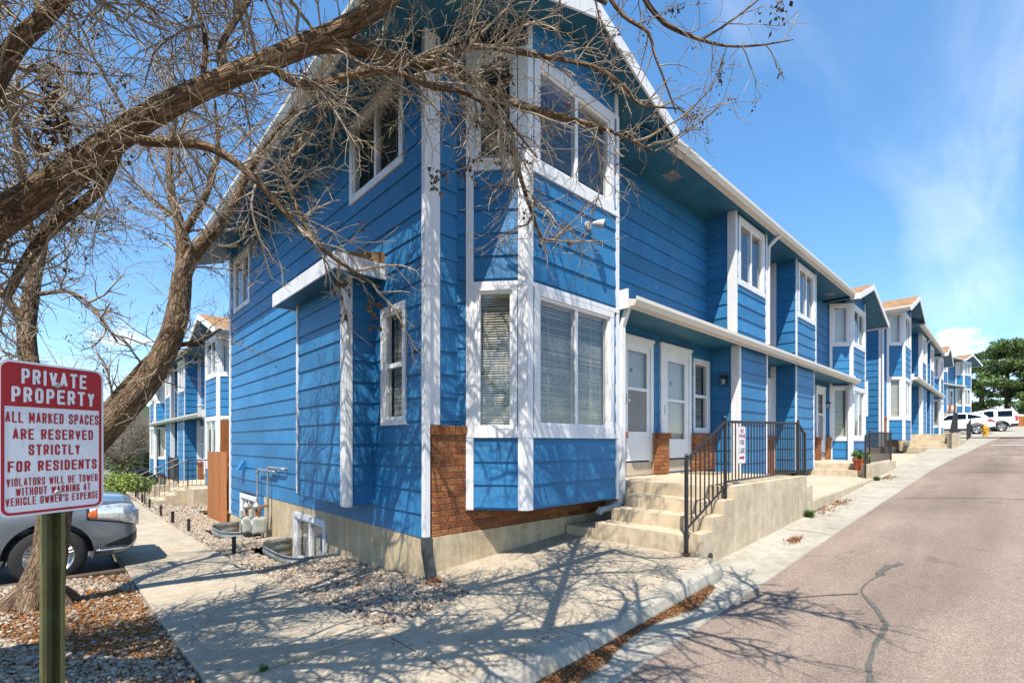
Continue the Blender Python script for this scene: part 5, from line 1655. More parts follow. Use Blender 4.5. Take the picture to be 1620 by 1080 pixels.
L['b2'] = T.limb(pc([(650, 98, 2.86, 13.6), (705, 82, 2.86, 12.0), (760, 74, 2.9, 10.4), (850, 88, 2.96, 9.6), (940, 106, 3.0, 8.0), (990, 140, 3.05, 6.4), (1012, 165, 3.08, 4.8), (1075, 172, 3.1, 2.4)]), 8, 0.04, 0.05)
L['b3'] = T.limb(pc([(420, 95, 2.66, 20.8), (462, 128, 2.67, 18.4), (500, 134, 2.68, 16.8), (548, 122, 2.68, 16.0), (618, 112, 2.66, 13.6), (684, 137, 2.66, 12.0), (738, 148, 2.7, 9.6), (800, 190, 2.76, 6.4), (850, 250, 2.8, 3.2)]), 8, 0.04, 0.05)
L['b5'] = T.limb(pc([(205, 206, 2.69, 20.0), (222, 222, 2.68, 21.5), (250, 224, 2.66, 20.8), (310, 228, 2.62, 18.4), (350, 242, 2.6, 16.8), (400, 280, 2.6, 14.4), (450, 335, 2.62, 12.0), (500, 385, 2.66, 9.6), (560, 430, 2.75, 6.4), (600, 455, 2.8, 3.2)]), 10, 0.04, 0.05)
L['b6'] = T.limb(pc([(196, 208, 2.69, 18.0), (160, 295, 2.85, 20.8), (95, 350, 2.95, 22.4), (50, 400, 3.05, 20.8), (10, 470, 3.1, 16.0)]), 10, 0.04, 0.05)
L['b7'] = T.limb(pc([(-40, 190, 2.5, 44.8), (20, 80, 2.5, 38.4), (70, 28, 2.52, 35.2), (120, -25, 2.55, 30.4), (220, -110, 2.6, 20.8)]), 14, 0.04, 0.05)
L['o1'] = T.limb([(Vector(p), r) for p, r in (((-1.5, 4.6, 1.9), .12), ((-1.25, 3.3, 3.2), .10), ((-.4, 1.8, 4.5), .085), ((.8, .6, 5.1), .06), ((1.7, .1, 5.4), .035), ((2.3, -.1, 5.7), .015))], 10, 0.08, 0.05)
L['o2'] = T.limb([(Vector(p), r) for p, r in (((-1.6, 4.7, 2.0), .10), ((-.8, 4.2, 3.6), .075), ((0, 3.9, 5.0), .055), ((.7, 3.9, 6.2), .035), ((1.4, 3.8, 7.0), .014))], 10, 0.08, 0.05)
L['o3'] = T.limb([(Vector(p), r) for p, r in (((.4, 1.0, 4.95), .05), ((1.3, 1.6, 5.7), .038), ((2.2, 2.2, 6.4), .026), ((3.0, 2.6, 7.0), .012))], 8, 0.08, 0.05)
L['o4'] = T.limb([(Vector(p), r) for p, r in (((-1.7, 4.8, 1.7), .09), ((-1.3, 4.1, 2.8), .075), ((-.9, 3.6, 3.8), .055), ((-.2, 3.0, 4.6), .035), ((.5, 2.3, 5.2), .014))], 10, 0.08, 0.05)
L['o6'] = T.limb([(Vector(p), r) for p, r in (((-.4, 4.05, 4.3), .05), ((.4, 4.4, 5.2), .04), ((1.1, 4.5, 5.9), .028), ((1.8, 4.5, 6.4), .012))], 8, 0.08, 0.05)
L['o7'] = T.limb([(Vector(p), r) for p, r in (((.4, 3.9, 5.7), .045), ((1.0, 3.2, 6.4), .034), ((1.8, 2.5, 7.0), .024), ((2.6, 2.0, 7.4), .012))], 8, 0.08, 0.05)
L['o5'] = T.limb([(Vector(p), r) for p, r in (((-1.75, 4.8, 1.8), .08), ((-1.6, 3.6, 3.0), .065), ((-1.2, 2.4, 4.0), .05), ((-.5, 1.4, 4.6), .03), ((.3, .7, 4.9), .014))], 10, 0.08, 0.05)
L['c1'] = T.limb(pc([(955, -18, 3.1, 9), (985, 24, 3.12, 8), (1026, 52, 3.14, 6.5), (1034, 82, 3.15, 5), (1052, 130, 3.16, 4), (1070, 180, 3.17, 2.5)]), 6, 0.05, 0.03)
L['c2'] = T.limb(pc([(960, -200, 3.1, 26), (1000, -60, 3.15, 14), (1018, -5, 3.2, 11), (1043, 29, 3.2, 10), (1062, 44, 3.2, 9), (1105, 62, 3.22, 7), (1150, 73, 3.24, 5), (1200, 72, 3.26, 4), (1255, 63, 3.28, 2.2)]), 6, 0.05, 0.03)
L['c3'] = T.limb(pc([(1110, 62, 3.22, 5.5), (1140, 45, 3.22, 4.5), (1175, 20, 3.22, 4), (1205, -5, 3.22, 3.5)]), 6, 0.05, 0.03)
L['c4'] = T.limb(pc([(770, -120, 2.9, 26), (850, -60, 3.0, 16), (960, 6, 3.1, 9)]), 6, 0.05, 0.03)
L['d1'] = T.limb(pc([(352, 128, 2.66, 15.0), (350, 75, 2.78, 12.8), (380, 20, 2.9, 14), (420, -40, 3.0, 10)]), 8, 0.05, 0.05)
L['d2'] = T.limb(pc([(322, 140, 2.66, 12.0), (322, 110, 2.75, 9.6), (325, 60, 2.8, 11), (310, 0, 2.9, 9), (318, -60, 3.0, 6)]), 8, 0.05, 0.05)
L['d3'] = T.limb(pc([(500, 385, 2.66, 9), (470, 330, 2.7, 8), (455, 260, 2.75, 7), (500, 190, 2.8, 6), (545, 150, 2.85, 4)]), 6, 0.05, 0.05)
T.sprout(pN, rN, 0.092, 0.25, 0.75, 2, 0.30, 0.0, 0.0075, 1.0, 0.06)
for k in ('o1', 'o2', 'o3', 'o4', 'o5', 'o6', 'o7'): T.sprout(*L[k], 0.10, 0.6, 1.4, 2, 0.15, 0.0, 0.020, 0.85, 0.10, 0.1)
for k, ev, l0, l1 in (('b1', 0.085, 0.30, 0.75), ('b1b', 0.08, 0.2, 0.5), ('b2', 0.08, 0.2, 0.55), ('b3', 0.07, 0.3, 0.7), ('b5', 0.085, 0.35, 0.75), ('b6', 0.09, 0.3, 0.7), ('b7', 0.10, 0.4, 0.9), ('d1', 0.09, .3, .7), ('d2', 0.09, .3, .7), ('d3', 0.10, .25, .5), ('c4', .1, .2, .4)):
    T.sprout(*L[k], ev * 0.95, l0 * 0.9, l1 * 0.9, 2, 0.06, -0.006, 0.0066, 1.0, 0.07, 0.0)
for k in ('c1', 'c2', 'c3'): T.sprout(*L[k], 0.10, 0.12, 0.36, 1, 0.25, -0.01, 0.0042, 0.9, 0.8, 0.0)
for px, py, d in ((90, 150, 2.5), (75, 175, 2.5), (100, 190, 2.5), (85, 120, 2.5), (1232, 5, 3.2), (690, 262, 3.0), (742, 250, 2.9), (590, 470, 2.75), (545, 440, 2.7), (20, 310, 2.6), (70, 185, 2.5), (800, 115, 3.0), (790, 90, 3.0)):
    T.cluster(at(px, py, d), 26, 0.04, 0.045, 0.13)
T.finish('ash_tree', 'bare ash tree whose heavy limb crosses the top of the view towards the bay window', root_n)

# --- ash tree standing in the gravel behind the sign
random.seed(5)
T = Tree()
tb = at(58, 962, 5.0)
flare = [(tb + Vector((0, 0, -0.15)), 0.30), (tb, 0.245), (tb + Vector((0.02, 0.0, 0.18)), 0.20)]
trunk = flare + pc([(78, 880, 5.02, 57.7), (90, 800, 5.05, 53.3), (120, 735, 5.05, 51.8), (178, 668, 5.05, 48.8), (232, 605, 5.05, 44.4), (266, 545, 5.08, 40.0), (282, 490, 5.1, 37.0), (288, 435, 5.12, 32.6)])
pT, rT = T.limb(trunk, 26, 0.035, 0.06)
K = {}
for i in range(6):
    a = i * 1.05 + 0.3; e = tb + Vector((math.cos(a) * 0.42, math.sin(a) * 0.42, -0.12))
    T.limb([(tb + Vector((math.cos(a) * 0.03, math.sin(a) * 0.03, 0.26)), 0.09), (tb + Vector((math.cos(a) * 0.25, math.sin(a) * 0.25, 0.05)), 0.085), (e, 0.04)], 10, 0.05, 0.05)
K['a'] = T.limb(pc([(284, 455, 5.12, 29.6), (305, 405, 5.1, 25.2), (340, 366, 5.05, 21.5), (372, 320, 5.0, 18.5), (386, 285, 5.0, 14.8), (420, 230, 5.0, 10.4), (470, 170, 5.0, 6.7)]), 14, 0.05, 0.05)
K['b'] = T.limb(pc([(287, 450, 5.12, 28.1), (289, 390, 5.2, 22.2), (283, 350, 5.25, 18.5), (272, 310, 5.3, 14.8), (268, 250, 5.35, 11.1), (278, 170, 5.4, 7.4), (262, 90, 5.4, 4.4)]), 12, 0.05, 0.05)
K['c'] = T.limb(pc([(287, 395, 5.18, 16.0), (293, 366, 5.2, 14.8), (320, 320, 5.2, 13.3), (336, 280, 5.2, 11.1), (345, 235, 5.2, 8.1), (340, 160, 5.2, 5.2)]), 10, 0.05, 0.05)
K['d'] = T.limb(pc([(128, 725, 5.05, 22.2), (165, 650, 5.15, 16.3), (205, 600, 5.2, 14.8), (250, 556, 5.2, 11.8), (310, 540, 5.2, 7.4), (350, 520, 5.25, 3.7)]), 10, 0.05, 0.05)
K['e'] = T.limb(pc([(92, 800, 5.05, 41.4), (62, 700, 5.15, 37.0), (50, 600, 5.2, 34.0), (42, 530, 5.25, 31.1), (50, 460, 5.3, 28.1), (60, 410, 5.35, 25.2), (72, 360, 5.4, 20.7), (110, 310, 5.45, 16.3), (170, 262, 5.5, 10.4), (220, 200, 5.5, 6.7)]), 14, 0.05, 0.05)
K['f'] = T.limb(pc([(60, 405, 5.35, 19.2), (42, 340, 5.4, 16.3), (36, 270, 5.4, 14.8), (24, 200, 5.4, 11.8), (30, 120, 5.4, 7.4)]), 12, 0.05, 0.05)
K['g'] = T.limb(pc([(45, 520, 5.25, 16.3), (10, 470, 5.2, 14.8), (-30, 420, 5.2, 11.8)]), 10, 0.05, 0.05)
K['h'] = T.limb(pc([(62, 465, 5.3, 10.4), (110, 462, 5.2, 8.1), (150, 490, 5.15, 5.9), (185, 540, 5.1, 3.7)]), 8, 0.05, 0.05)
for k, ev, l0, l1 in (('a', 0.10, 0.5, 1.3), ('b', 0.10, 0.5, 1.2), ('c', 0.11, 0.4, 1.1), ('d', 0.11, 0.3, 0.8), ('e', 0.085, 0.5, 1.3), ('f', 0.09, 0.5, 1.2), ('g', 0.10, 0.5, 1.1), ('h', 0.08, .3, .8)):
    T.sprout(*K[k], ev * 1.15, l0 * .85, l1 * .85, 2, 0.10, 0.003, 0.0095, 0.9, 0.10, 0.1)
T.sprout(pT, rT, 0.4, 0.3, 0.7, 2, 0.55, 0.0, 0.006)
T.finish('ash_tree', 'bare ash tree with a leaning trunk rooted in gravel behind the sign post', tb)

# ================================================================ foliage masses
def leaf_cloud(name, material, clumps, per, size, parent, flat=0.0, ar=0.6):
    Vs = []
    for c, r in clumps:
        n = int(per * (r[0] * r[1] * r[2]) ** 0.667)
        d = rng.normal(size=(n, 3)); d /= np.linalg.norm(d, axis=1)[:, None]
        rad = rng.uniform(0.35, 1.08, n) ** 0.6
        p = np.array(c) + d * rad[:, None] * np.array(r)
        u = rng.normal(size=(n, 3)); u /= np.linalg.norm(u, axis=1)[:, None]
        w = np.cross(u, d + rng.normal(size=(n, 3)) * 0.6); w /= np.linalg.norm(w, axis=1)[:, None] + 1e-9
        s = (size * rng.uniform(0.6, 1.4, n))[:, None]
        Vs.append(np.stack([p - u * s, p + w * s * ar, p + u * s, p - w * s * ar], 1).reshape(-1, 3))
    V = np.concatenate(Vs); F = np.arange(len(V)).reshape(-1, 4)
    o = link(name, arr_mesh(name, V, F, material), parent)
    return tag(o, kind='stuff')
def pine(label, base, h, rad, seed, n=46):
    random.seed(seed)
    t = thing('pine_tree', label, 'tree', base, 0, 'pines behind the parked white cars')
    MB().tube([(0, 0, -0.5), (0.1, 0, h * 0.4), (0.0, 0.1, h * 0.75), (0, 0, h * 0.97)], [0.34, 0.27, 0.16, 0.05], 9).build('trunk', 'dark_brown', t, smooth=True)
    cl = []; mb = MB()
    for i in range(n):
        f = random.uniform(0.10, 1.0); z = h * f
        rr = rad * (1.0 - abs(f - 0.42) ** 1.5 * 1.5) * random.uniform(0.35, 1.05)
        rr = max(rr, rad * 0.12)
        a = random.uniform(0, 6.283)
        c = (math.cos(a) * rr, math.sin(a) * rr, z)
        s = random.uniform(0.5, 1.15) * rad * 0.24
        cl.append((c, (s * 1.25, s * 1.25, s * 0.62)))
        mb.tube([(0, 0, z - 0.5), (c[0] * 0.5, c[1] * 0.5, z - 0.1), c], [0.08, 0.05, 0.02], 5)
    mb.build('branches', 'dark_brown', t)
    leaf_cloud('crown', 'needle', cl, 330, 0.32, t, ar=0.22)
    return t
pine('tall broad pine behind the far townhouse row and white cars', at(1594, 645, 62) + Vector((0, 0, -1.2)), 9.8, 4.1, 3, 50)
pine('pine at the right edge behind the white SUV', at(1655, 640, 58) + Vector((0, 0, -1.2)), 9.2, 3.7, 4, 46)
pine('lower pine just right of the far townhouse row', at(1553, 640, 70) + Vector((0, 0, -1.2)), 8.6, 3.2, 6, 36)

# fence behind the cars
def far_fence():
    a, b = at(1515, 660, 60), at(1700, 655, 57)
    zb = 3.0
    t = thing('fence', 'reddish wooden fence behind the white cars', 'fence', (a.x, a.y, zb), math.atan2(b.y - a.y, b.x - a.x))
    L_ = math.hypot(b.x - a.x, b.y - a.y); n = int(L_ / 0.3)
    for i in range(n):
        MB().box(i * 0.3, i * 0.3 + 0.285, 0, 0.03, -0.6, 1.75 + random.uniform(-.03, .03)).build('plank', 'cedar', t)
    MB().box(0, L_, 0.03, 0.07, 1.2, 1.3).build('rail', 'cedar', t)
far_fence()

# background at left: shrub, trees, hedge, little blue house
def shrub(label, base, r, material, per, size, name='shrub', group=None):
    t = thing(name, label, 'shrub', base, 0, group)
    cl = [((random.uniform(-.5, .5) * r[0], random.uniform(-.5, .5) * r[1], r[2] * random.uniform(.3, .55)), (r[0] * .6, r[1] * .6, r[2] * .5)) for _ in range(7)]
    leaf_cloud('foliage', material, cl, per, size, t)
    MB().tube([(0, 0, -0.1), (0, 0, r[2] * 0.6)], [0.04, 0.02], 6).build('stem', 'dark_brown', t)
    return t
random.seed(11)
shrub('round lime green shrub beside the walkway at left', (2.15, 25.9, -0.75), (0.95, 1.2, 0.95), 'leaf_lime', 2600, 0.045)
def bare_tree(label, base, h, spread, seed, twig='twig_grey', maxl=3, green=0):
    random.seed(seed)
    T = Tree(); b = Vector(base)
    top = b + Vector((random.uniform(-.3, .3), random.uniform(-.3, .3), h * 0.35))
    p, r = T.limb([(b + Vector((0, 0, -.2)), h * 0.035), (b + Vector((0, 0, h * .15)), h * 0.028), (top, h * 0.022)], 10, 0.2)
    for i in range(7):
        a = i * 0.9 + random.random()
        e = top + Vector((math.cos(a) * spread * .55, math.sin(a) * spread * .55, h * random.uniform(.2, .5)))
        m = top.lerp(e, 0.5) + Vector((0, 0, h * 0.06))
        lp = T.limb([(top, h * 0.014), (m, h * 0.009), (e, h * 0.004)], 7, 0.2)
        T.sprout(*lp, 0.22, spread * .25, spread * .5, 2, 0.1, 0.01, 0.016, 0.75, 0.0, 0.2)
    t = T.finish('bare_tree', label, b, twig=twig, group='far trees at left')
    if green:
        cl = [((random.uniform(-1, 1) * spread * .5, random.uniform(-1, 1) * spread * .5, h * random.uniform(.3, .75)), (spread * .25,) * 3) for _ in range(9)]
        leaf_cloud('leaves', 'leaf_lime', cl, green, 0.05, t)
    return t
bare_tree('greening tree on the lawn at left between the sign and the left row', at(183, 790, 31) + Vector((0, 0, 0)), 5.6, 3.4, 2, green=90)
bare_tree('pale bare tree farther back, left of the far house', at(212, 770, 44), 8.5, 4.6, 9)
bare_tree('bare grey tree in the distance beside the left row', at(243, 762, 50), 9.0, 5.0, 14)
def hedge_():
    b = at(236, 760, 46)
    t = thing('hedge', 'dark evergreen hedge in the gap beside the left row', 'hedge', (b.x, b.y, -2.0))
    cl = [((random.uniform(-3, 3), random.uniform(-3, 3), random.uniform(.6, 2.6)), (1.3, 1.3, 1.1)) for _ in range(14)]
    leaf_cloud('foliage', 'hedge', cl, 420, 0.12, t)
    MB().tube([(0, 0, -0.1), (0, 0, 1.2)], [0.1, 0.05], 6).build('stem', 'dark_brown', t)
hedge_()
def far_house():
    b = at(214, 780, 58)
    t = thing('house', 'small blue house with white trim far down the walkway at left', 'house', (b.x, b.y, -2.2), R(-60))
    fr = Frame((0, 0), (9, 0)); wall(t, fr, 0, 5.2, [hole(1.2, 2.4, 2.9, 4.3), hole(4.5, 5.7, 2.9, 4.3), hole(1.2, 2.4, 0.6, 2.0)], indiv=False)
    for q in ((1.2, 2.4, 2.9, 4.3), (4.5, 5.7, 2.9, 4.3), (1.2, 2.4, 0.6, 2.0)): window(t, fr, *q, kind='slider', blind='blind', casing=0.12)
    wall(t, Frame((0, 6), (0, 0)), 0, 5.2, indiv=False); wall(t, Frame((9, 0), (9, 6)), 0, 5.2, indiv=False)
    for u in (0, 8.8, 3.4): trimbar(t, fr, u, u + 0.2, 0, 5.2, 0.03, 'corner_board')
    mb = MB(); mb.hexa([(-.4, -.5, 5.2), (9.4, -.5, 5.2), (9.4, 3, 7.0), (-.4, 3, 7.0), (-.4, -.5, 5.35), (9.4, -.5, 5.35), (9.4, 3, 7.15), (-.4, 3, 7.15)])
    mb.hexa([(-.4, 3, 7.0), (9.4, 3, 7.0), (9.4, 6.5, 5.2), (-.4, 6.5, 5.2), (-.4, 3, 7.15), (9.4, 3, 7.15), (9.4, 6.5, 5.35), (-.4, 6.5, 5.35)])
    r = mb.build('roof', 'shingle', t)
    MB().box(-.4, 9.4, -.53, -.505, 5.12, 5.36).build('fascia', 'white_trim', r)
far_house()
hl = MB()
for i in range(25):
    x = -260 + i * 26
    hl.v += [(x, 300, -6), (x, 300 + 60, 14 + 9 * math.sin(i * 0.7) + 5 * math.sin(i * 1.9)), (x, 420, -6)]
for i in range(24):
    for k in range(2): hl.f.append((i * 3 + k, i * 3 + 3 + k, i * 3 + 4 + k, i * 3 + 1 + k))
tag(hl.build('hills', 'hedge', smooth=True), kind='structure')

# flower pot
fp_ = thing('flower_pot', 'terracotta flower pot with green plant on the second porch', 'flower pot', (15.12, 2.98, 0.79))
MB().lathe([(0.11, 0), (0.125, 0.02), (0.165, 0.25), (0.185, 0.26), (0.185, 0.31), (0.165, 0.31), (0.16, 0.28), (0.0, 0.27)], 18).build('pot', 'terracotta', fp_)
leaf_cloud('plant', 'leaf', [((0.0, 0, 0.38), (0.2, 0.2, 0.13)), ((0.1, 0.08, 0.42), (0.16, 0.16, 0.12)), ((-0.08, -.1, 0.36), (0.17, 0.17, 0.1))], 4200, 0.035, fp_)
leaf_cloud('flowers', 'flower_red', [((0.05, -0.05, 0.50), (0.08, 0.08, 0.04))], 2500, 0.014, fp_)
# weeds at the wall foot
def weed(label, p, r, n=240):
    t = thing('weed', label, 'weed', p)
    Vs = []
    for _ in range(n):
        a, l = random.uniform(0, 6.28), random.uniform(.4, 1) * r
        d = Vector((math.cos(a) * .6, math.sin(a) * .6, random.uniform(.4, 1.3))).normalized()
        o = Vector((random.uniform(-.3, .3) * r, random.uniform(-.3, .3) * r, 0)); s = Vector((-d.y, d.x, 0)).normalized() * 0.006
        Vs += [o - s, o + s, o + d * l + s * .3, o + d * l - s * .3]
    link('blades', arr_mesh('blades', np.array([tuple(v) for v in Vs]), np.arange(len(Vs)).reshape(-1, 4), 'leaf'), t)
weed('green weed tuft at the foot of the nearest porch wall', (9.15, 2.52, road_z(9.1) + .01), 0.16)
weed('tiny weed in the walkway joint near the bottom of the view', (0.98, 3.49, walk_z(.98, 3.4)), 0.05, 60)
weed('small weed by the second porch wall', (14.9, 2.6, road_z(14.9) + .01), 0.14)

# ================================================================ gravel, litter, mulch
def ico(sub):
    bm = bmesh.new(); bmesh.ops.create_icosphere(bm, subdivisions=sub, radius=1.0)
    V = np.array([v.co[:] for v in bm.verts]); F = np.array([[v.index for v in f.verts] for f in bm.faces]); bm.free()
    return V, F
def stones(name, label, pts, size, sub):
    V0, F0 = ico(sub); n = len(pts); nv = len(V0)
    nz = rng.normal(0, 0.13, (n, nv, 1)) if sub == 1 else rng.normal(0, 0.10, (n, nv, 1))
    s = size[:, None] * rng.uniform(0.7, 1.3, (n, 3)); s[:, 2] *= 0.62
    a = rng.uniform(0, 6.283, n); tilt = rng.normal(0, 0.35, n)
    P = V0[None] * (1 + nz) * s[:, None, :]
    ct, st_ = np.cos(tilt)[:, None], np.sin(tilt)[:, None]
    x, z = P[..., 0] * ct - P[..., 2] * st_, P[..., 0] * st_ + P[..., 2] * ct
    ca, sa = np.cos(a)[:, None], np.sin(a)[:, None]
    X, Y = x * ca - P[..., 1] * sa, x * sa + P[..., 1] * ca
    W = np.stack([X, Y, z], -1) + pts[:, None, :]
    F = (F0[None] + (np.arange(n) * nv)[:, None, None]).reshape(-1, 3)
    rnd = np.repeat(rng.random(n), nv)
    o = link(name, arr_mesh(name, W.reshape(-1, 3), F, 'stone', True, [('rnd', 'FLOAT', rnd)]))
    return tag(o, label, 'gravel', kind='stuff')
def scatter(n, xr, yr, keep, zf):
    out = []
    while len(out) < n:
        x, y = random.uniform(*xr), random.uniform(*yr)
        if keep(x, y): out.append((x, y, zf(x, y)))
    return np.array(out)
random.seed(31)
def in_g1(x, y):
    if y < 4.62 and x > 2.955 - g + (0.10 * max(0, (y - 3.74) / .82)): return False
    if y < 3.78 and (y < 3.56 + (x - 1.9) * 0.21): return False
    if x > 2.31 and (7.33 < y < 9.17 or 11.1 < y < 12.8): return False
    return True
p = scatter(6800, (1.90, 3.03), (3.5, 8.5), in_g1, lambda x, y: gravel_z(x, y) + random.uniform(-0.005, 0.022))
stones('gravel', 'tan river gravel between the walkway and the nearest gable wall', p, rng.uniform(0.014, 0.034, len(p)), 1)
p = scatter(6000, (1.90, 3.03), (8.5, 17.5), in_g1, lambda x, y: gravel_z(x, y) + random.uniform(-0.005, 0.022))
stones('gravel', 'pale gravel farther along the walkway, near the fence', p, rng.uniform(0.022, 0.04, len(p)), 0 if False else 1)
def mulchy(x, y): return (math.sin(x * 2.3 + 0.4) + math.sin(y * 1.9 + x * 1.1 + 2.4) * 0.9 + 0.3 * math.sin(x * 7 + y * 5)) > 0.15
def in_g0(x, y):
    if (x - tb.x) ** 2 + (y - tb.y) ** 2 < 0.10: return False
    return not mulchy(x, y) or random.random() < 0.30
p = scatter(9500, (-1.9, 0.65), (3.0, 5.6), in_g0, lambda x, y: gravel_z(x, y) + random.uniform(-0.004, 0.022))
stones('gravel', 'tan and grey river gravel nearest the sign post at bottom left', p, rng.uniform(0.009, 0.026, len(p)), 1)
p = scatter(11000, (-2.6, 0.65), (5.6, 8.55), in_g0, lambda x, y: gravel_z(x, y) + random.uniform(-0.004, 0.022))
stones('gravel', 'tan and grey gravel around the leaning tree trunk', p, rng.uniform(0.011, 0.028, len(p)), 0)
p = scatter(2600, (1.9, 5.2), (17.6, 26), lambda x, y: x < 2.6 + (y - 17) * 0.0 or y < 19.2, lambda x, y: gravel_z(min(x, 3), 18) + random.uniform(-0.01, 0.03))
stones('gravel', 'pale gravel beside the left stairs', p, rng.uniform(0.03, 0.055, len(p)), 1)
tag(sheet('soil_bed', [1.9, 3, 5.3], [17.4, 20, 26.5], lambda x, y: gravel_z(3, 18) - 0.02, 'soil'), kind='structure')
def flakes(name, label, pts, size, material, up=0.5, ar=0.35):
    n = len(pts)
    u = rng.normal(size=(n, 3)); u[:, 2] *= up; u /= np.linalg.norm(u, axis=1)[:, None]
    w = rng.normal(size=(n, 3)); w = np.cross(u, w); w /= np.linalg.norm(w, axis=1)[:, None]
    s = (size * rng.uniform(.5, 1.5, n))[:, None]
    V = np.stack([pts - u * s, pts + w * s * ar, pts + u * s, pts - w * s * ar], 1).reshape(-1, 3)
    o = link(name, arr_mesh(name, V, np.arange(len(V)).reshape(-1, 4), material))
    return tag(o, label, 'debris', kind='stuff')
p = scatter(34000, (-2.2, 0.62), (3.0, 8.4), lambda x, y: mulchy(x, y) or random.random() < .10, lambda x, y: gravel_z(x, y) + random.uniform(0.0, 0.030))
flakes('mulch', 'orange brown wood mulch between the stones at bottom left', p, 0.017, 'mulch')
def lit(x, y):
    w = 0.035 + 0.10 * (0.5 + 0.5 * math.sin(x * 3.1)) * (1 if x < 4.2 else max(0, (4.9 - x) / .7))
    return 2.235 - w * random.random() ** 0.7 * 1.4 < y < 2.24
p = scatter(15000, (1.3, 4.9), (2.0, 2.24), lit, lambda x, y: road_z(x) + 0.008 + random.uniform(0, 0.030) * max(0, 1 - (2.24 - y) / .16))
flakes('leaf_litter', 'rusty leaf litter lying in the gutter along the near curb', p, 0.011, 'deadleaf')
for i, (x, y, r) in enumerate(((9.9, 2.5, .3), (10.9, 2.45, .25), (7.4, 2.2, .12), (15.6, 2.5, .3))):
    p = np.array([(x + random.gauss(0, r), min(2.56, y + random.gauss(0, r * .35)), 0) for _ in range(260)]); p[:, 2] = [road_z(q) + .016 + random.uniform(0, .012) for q in p[:, 0]]
    flakes('leaf_litter', ['dry leaves against the low landing wall', 'dry leaves a little farther along the low landing wall', 'few dry leaves in front of the nearest porch wall', 'dry leaves by the second porch wall'][i], p, 0.018, 'deadleaf')
p = scatter(650, (0.68, 5.2), (2.45, 5.5), lambda x, y: (x < 1.86 or y < 3.5 or (y < 4.5 and x > 3.1)) and random.random() < (0.15 + 0.85 * (abs(x - 1.86) < .1 or y < 2.6)), lambda x, y: walk_z(x, y) + 0.006)
flakes('leaf_litter', 'scattered twig bits and buds on the walkway slabs', p, 0.010, 'seed', up=0.1)

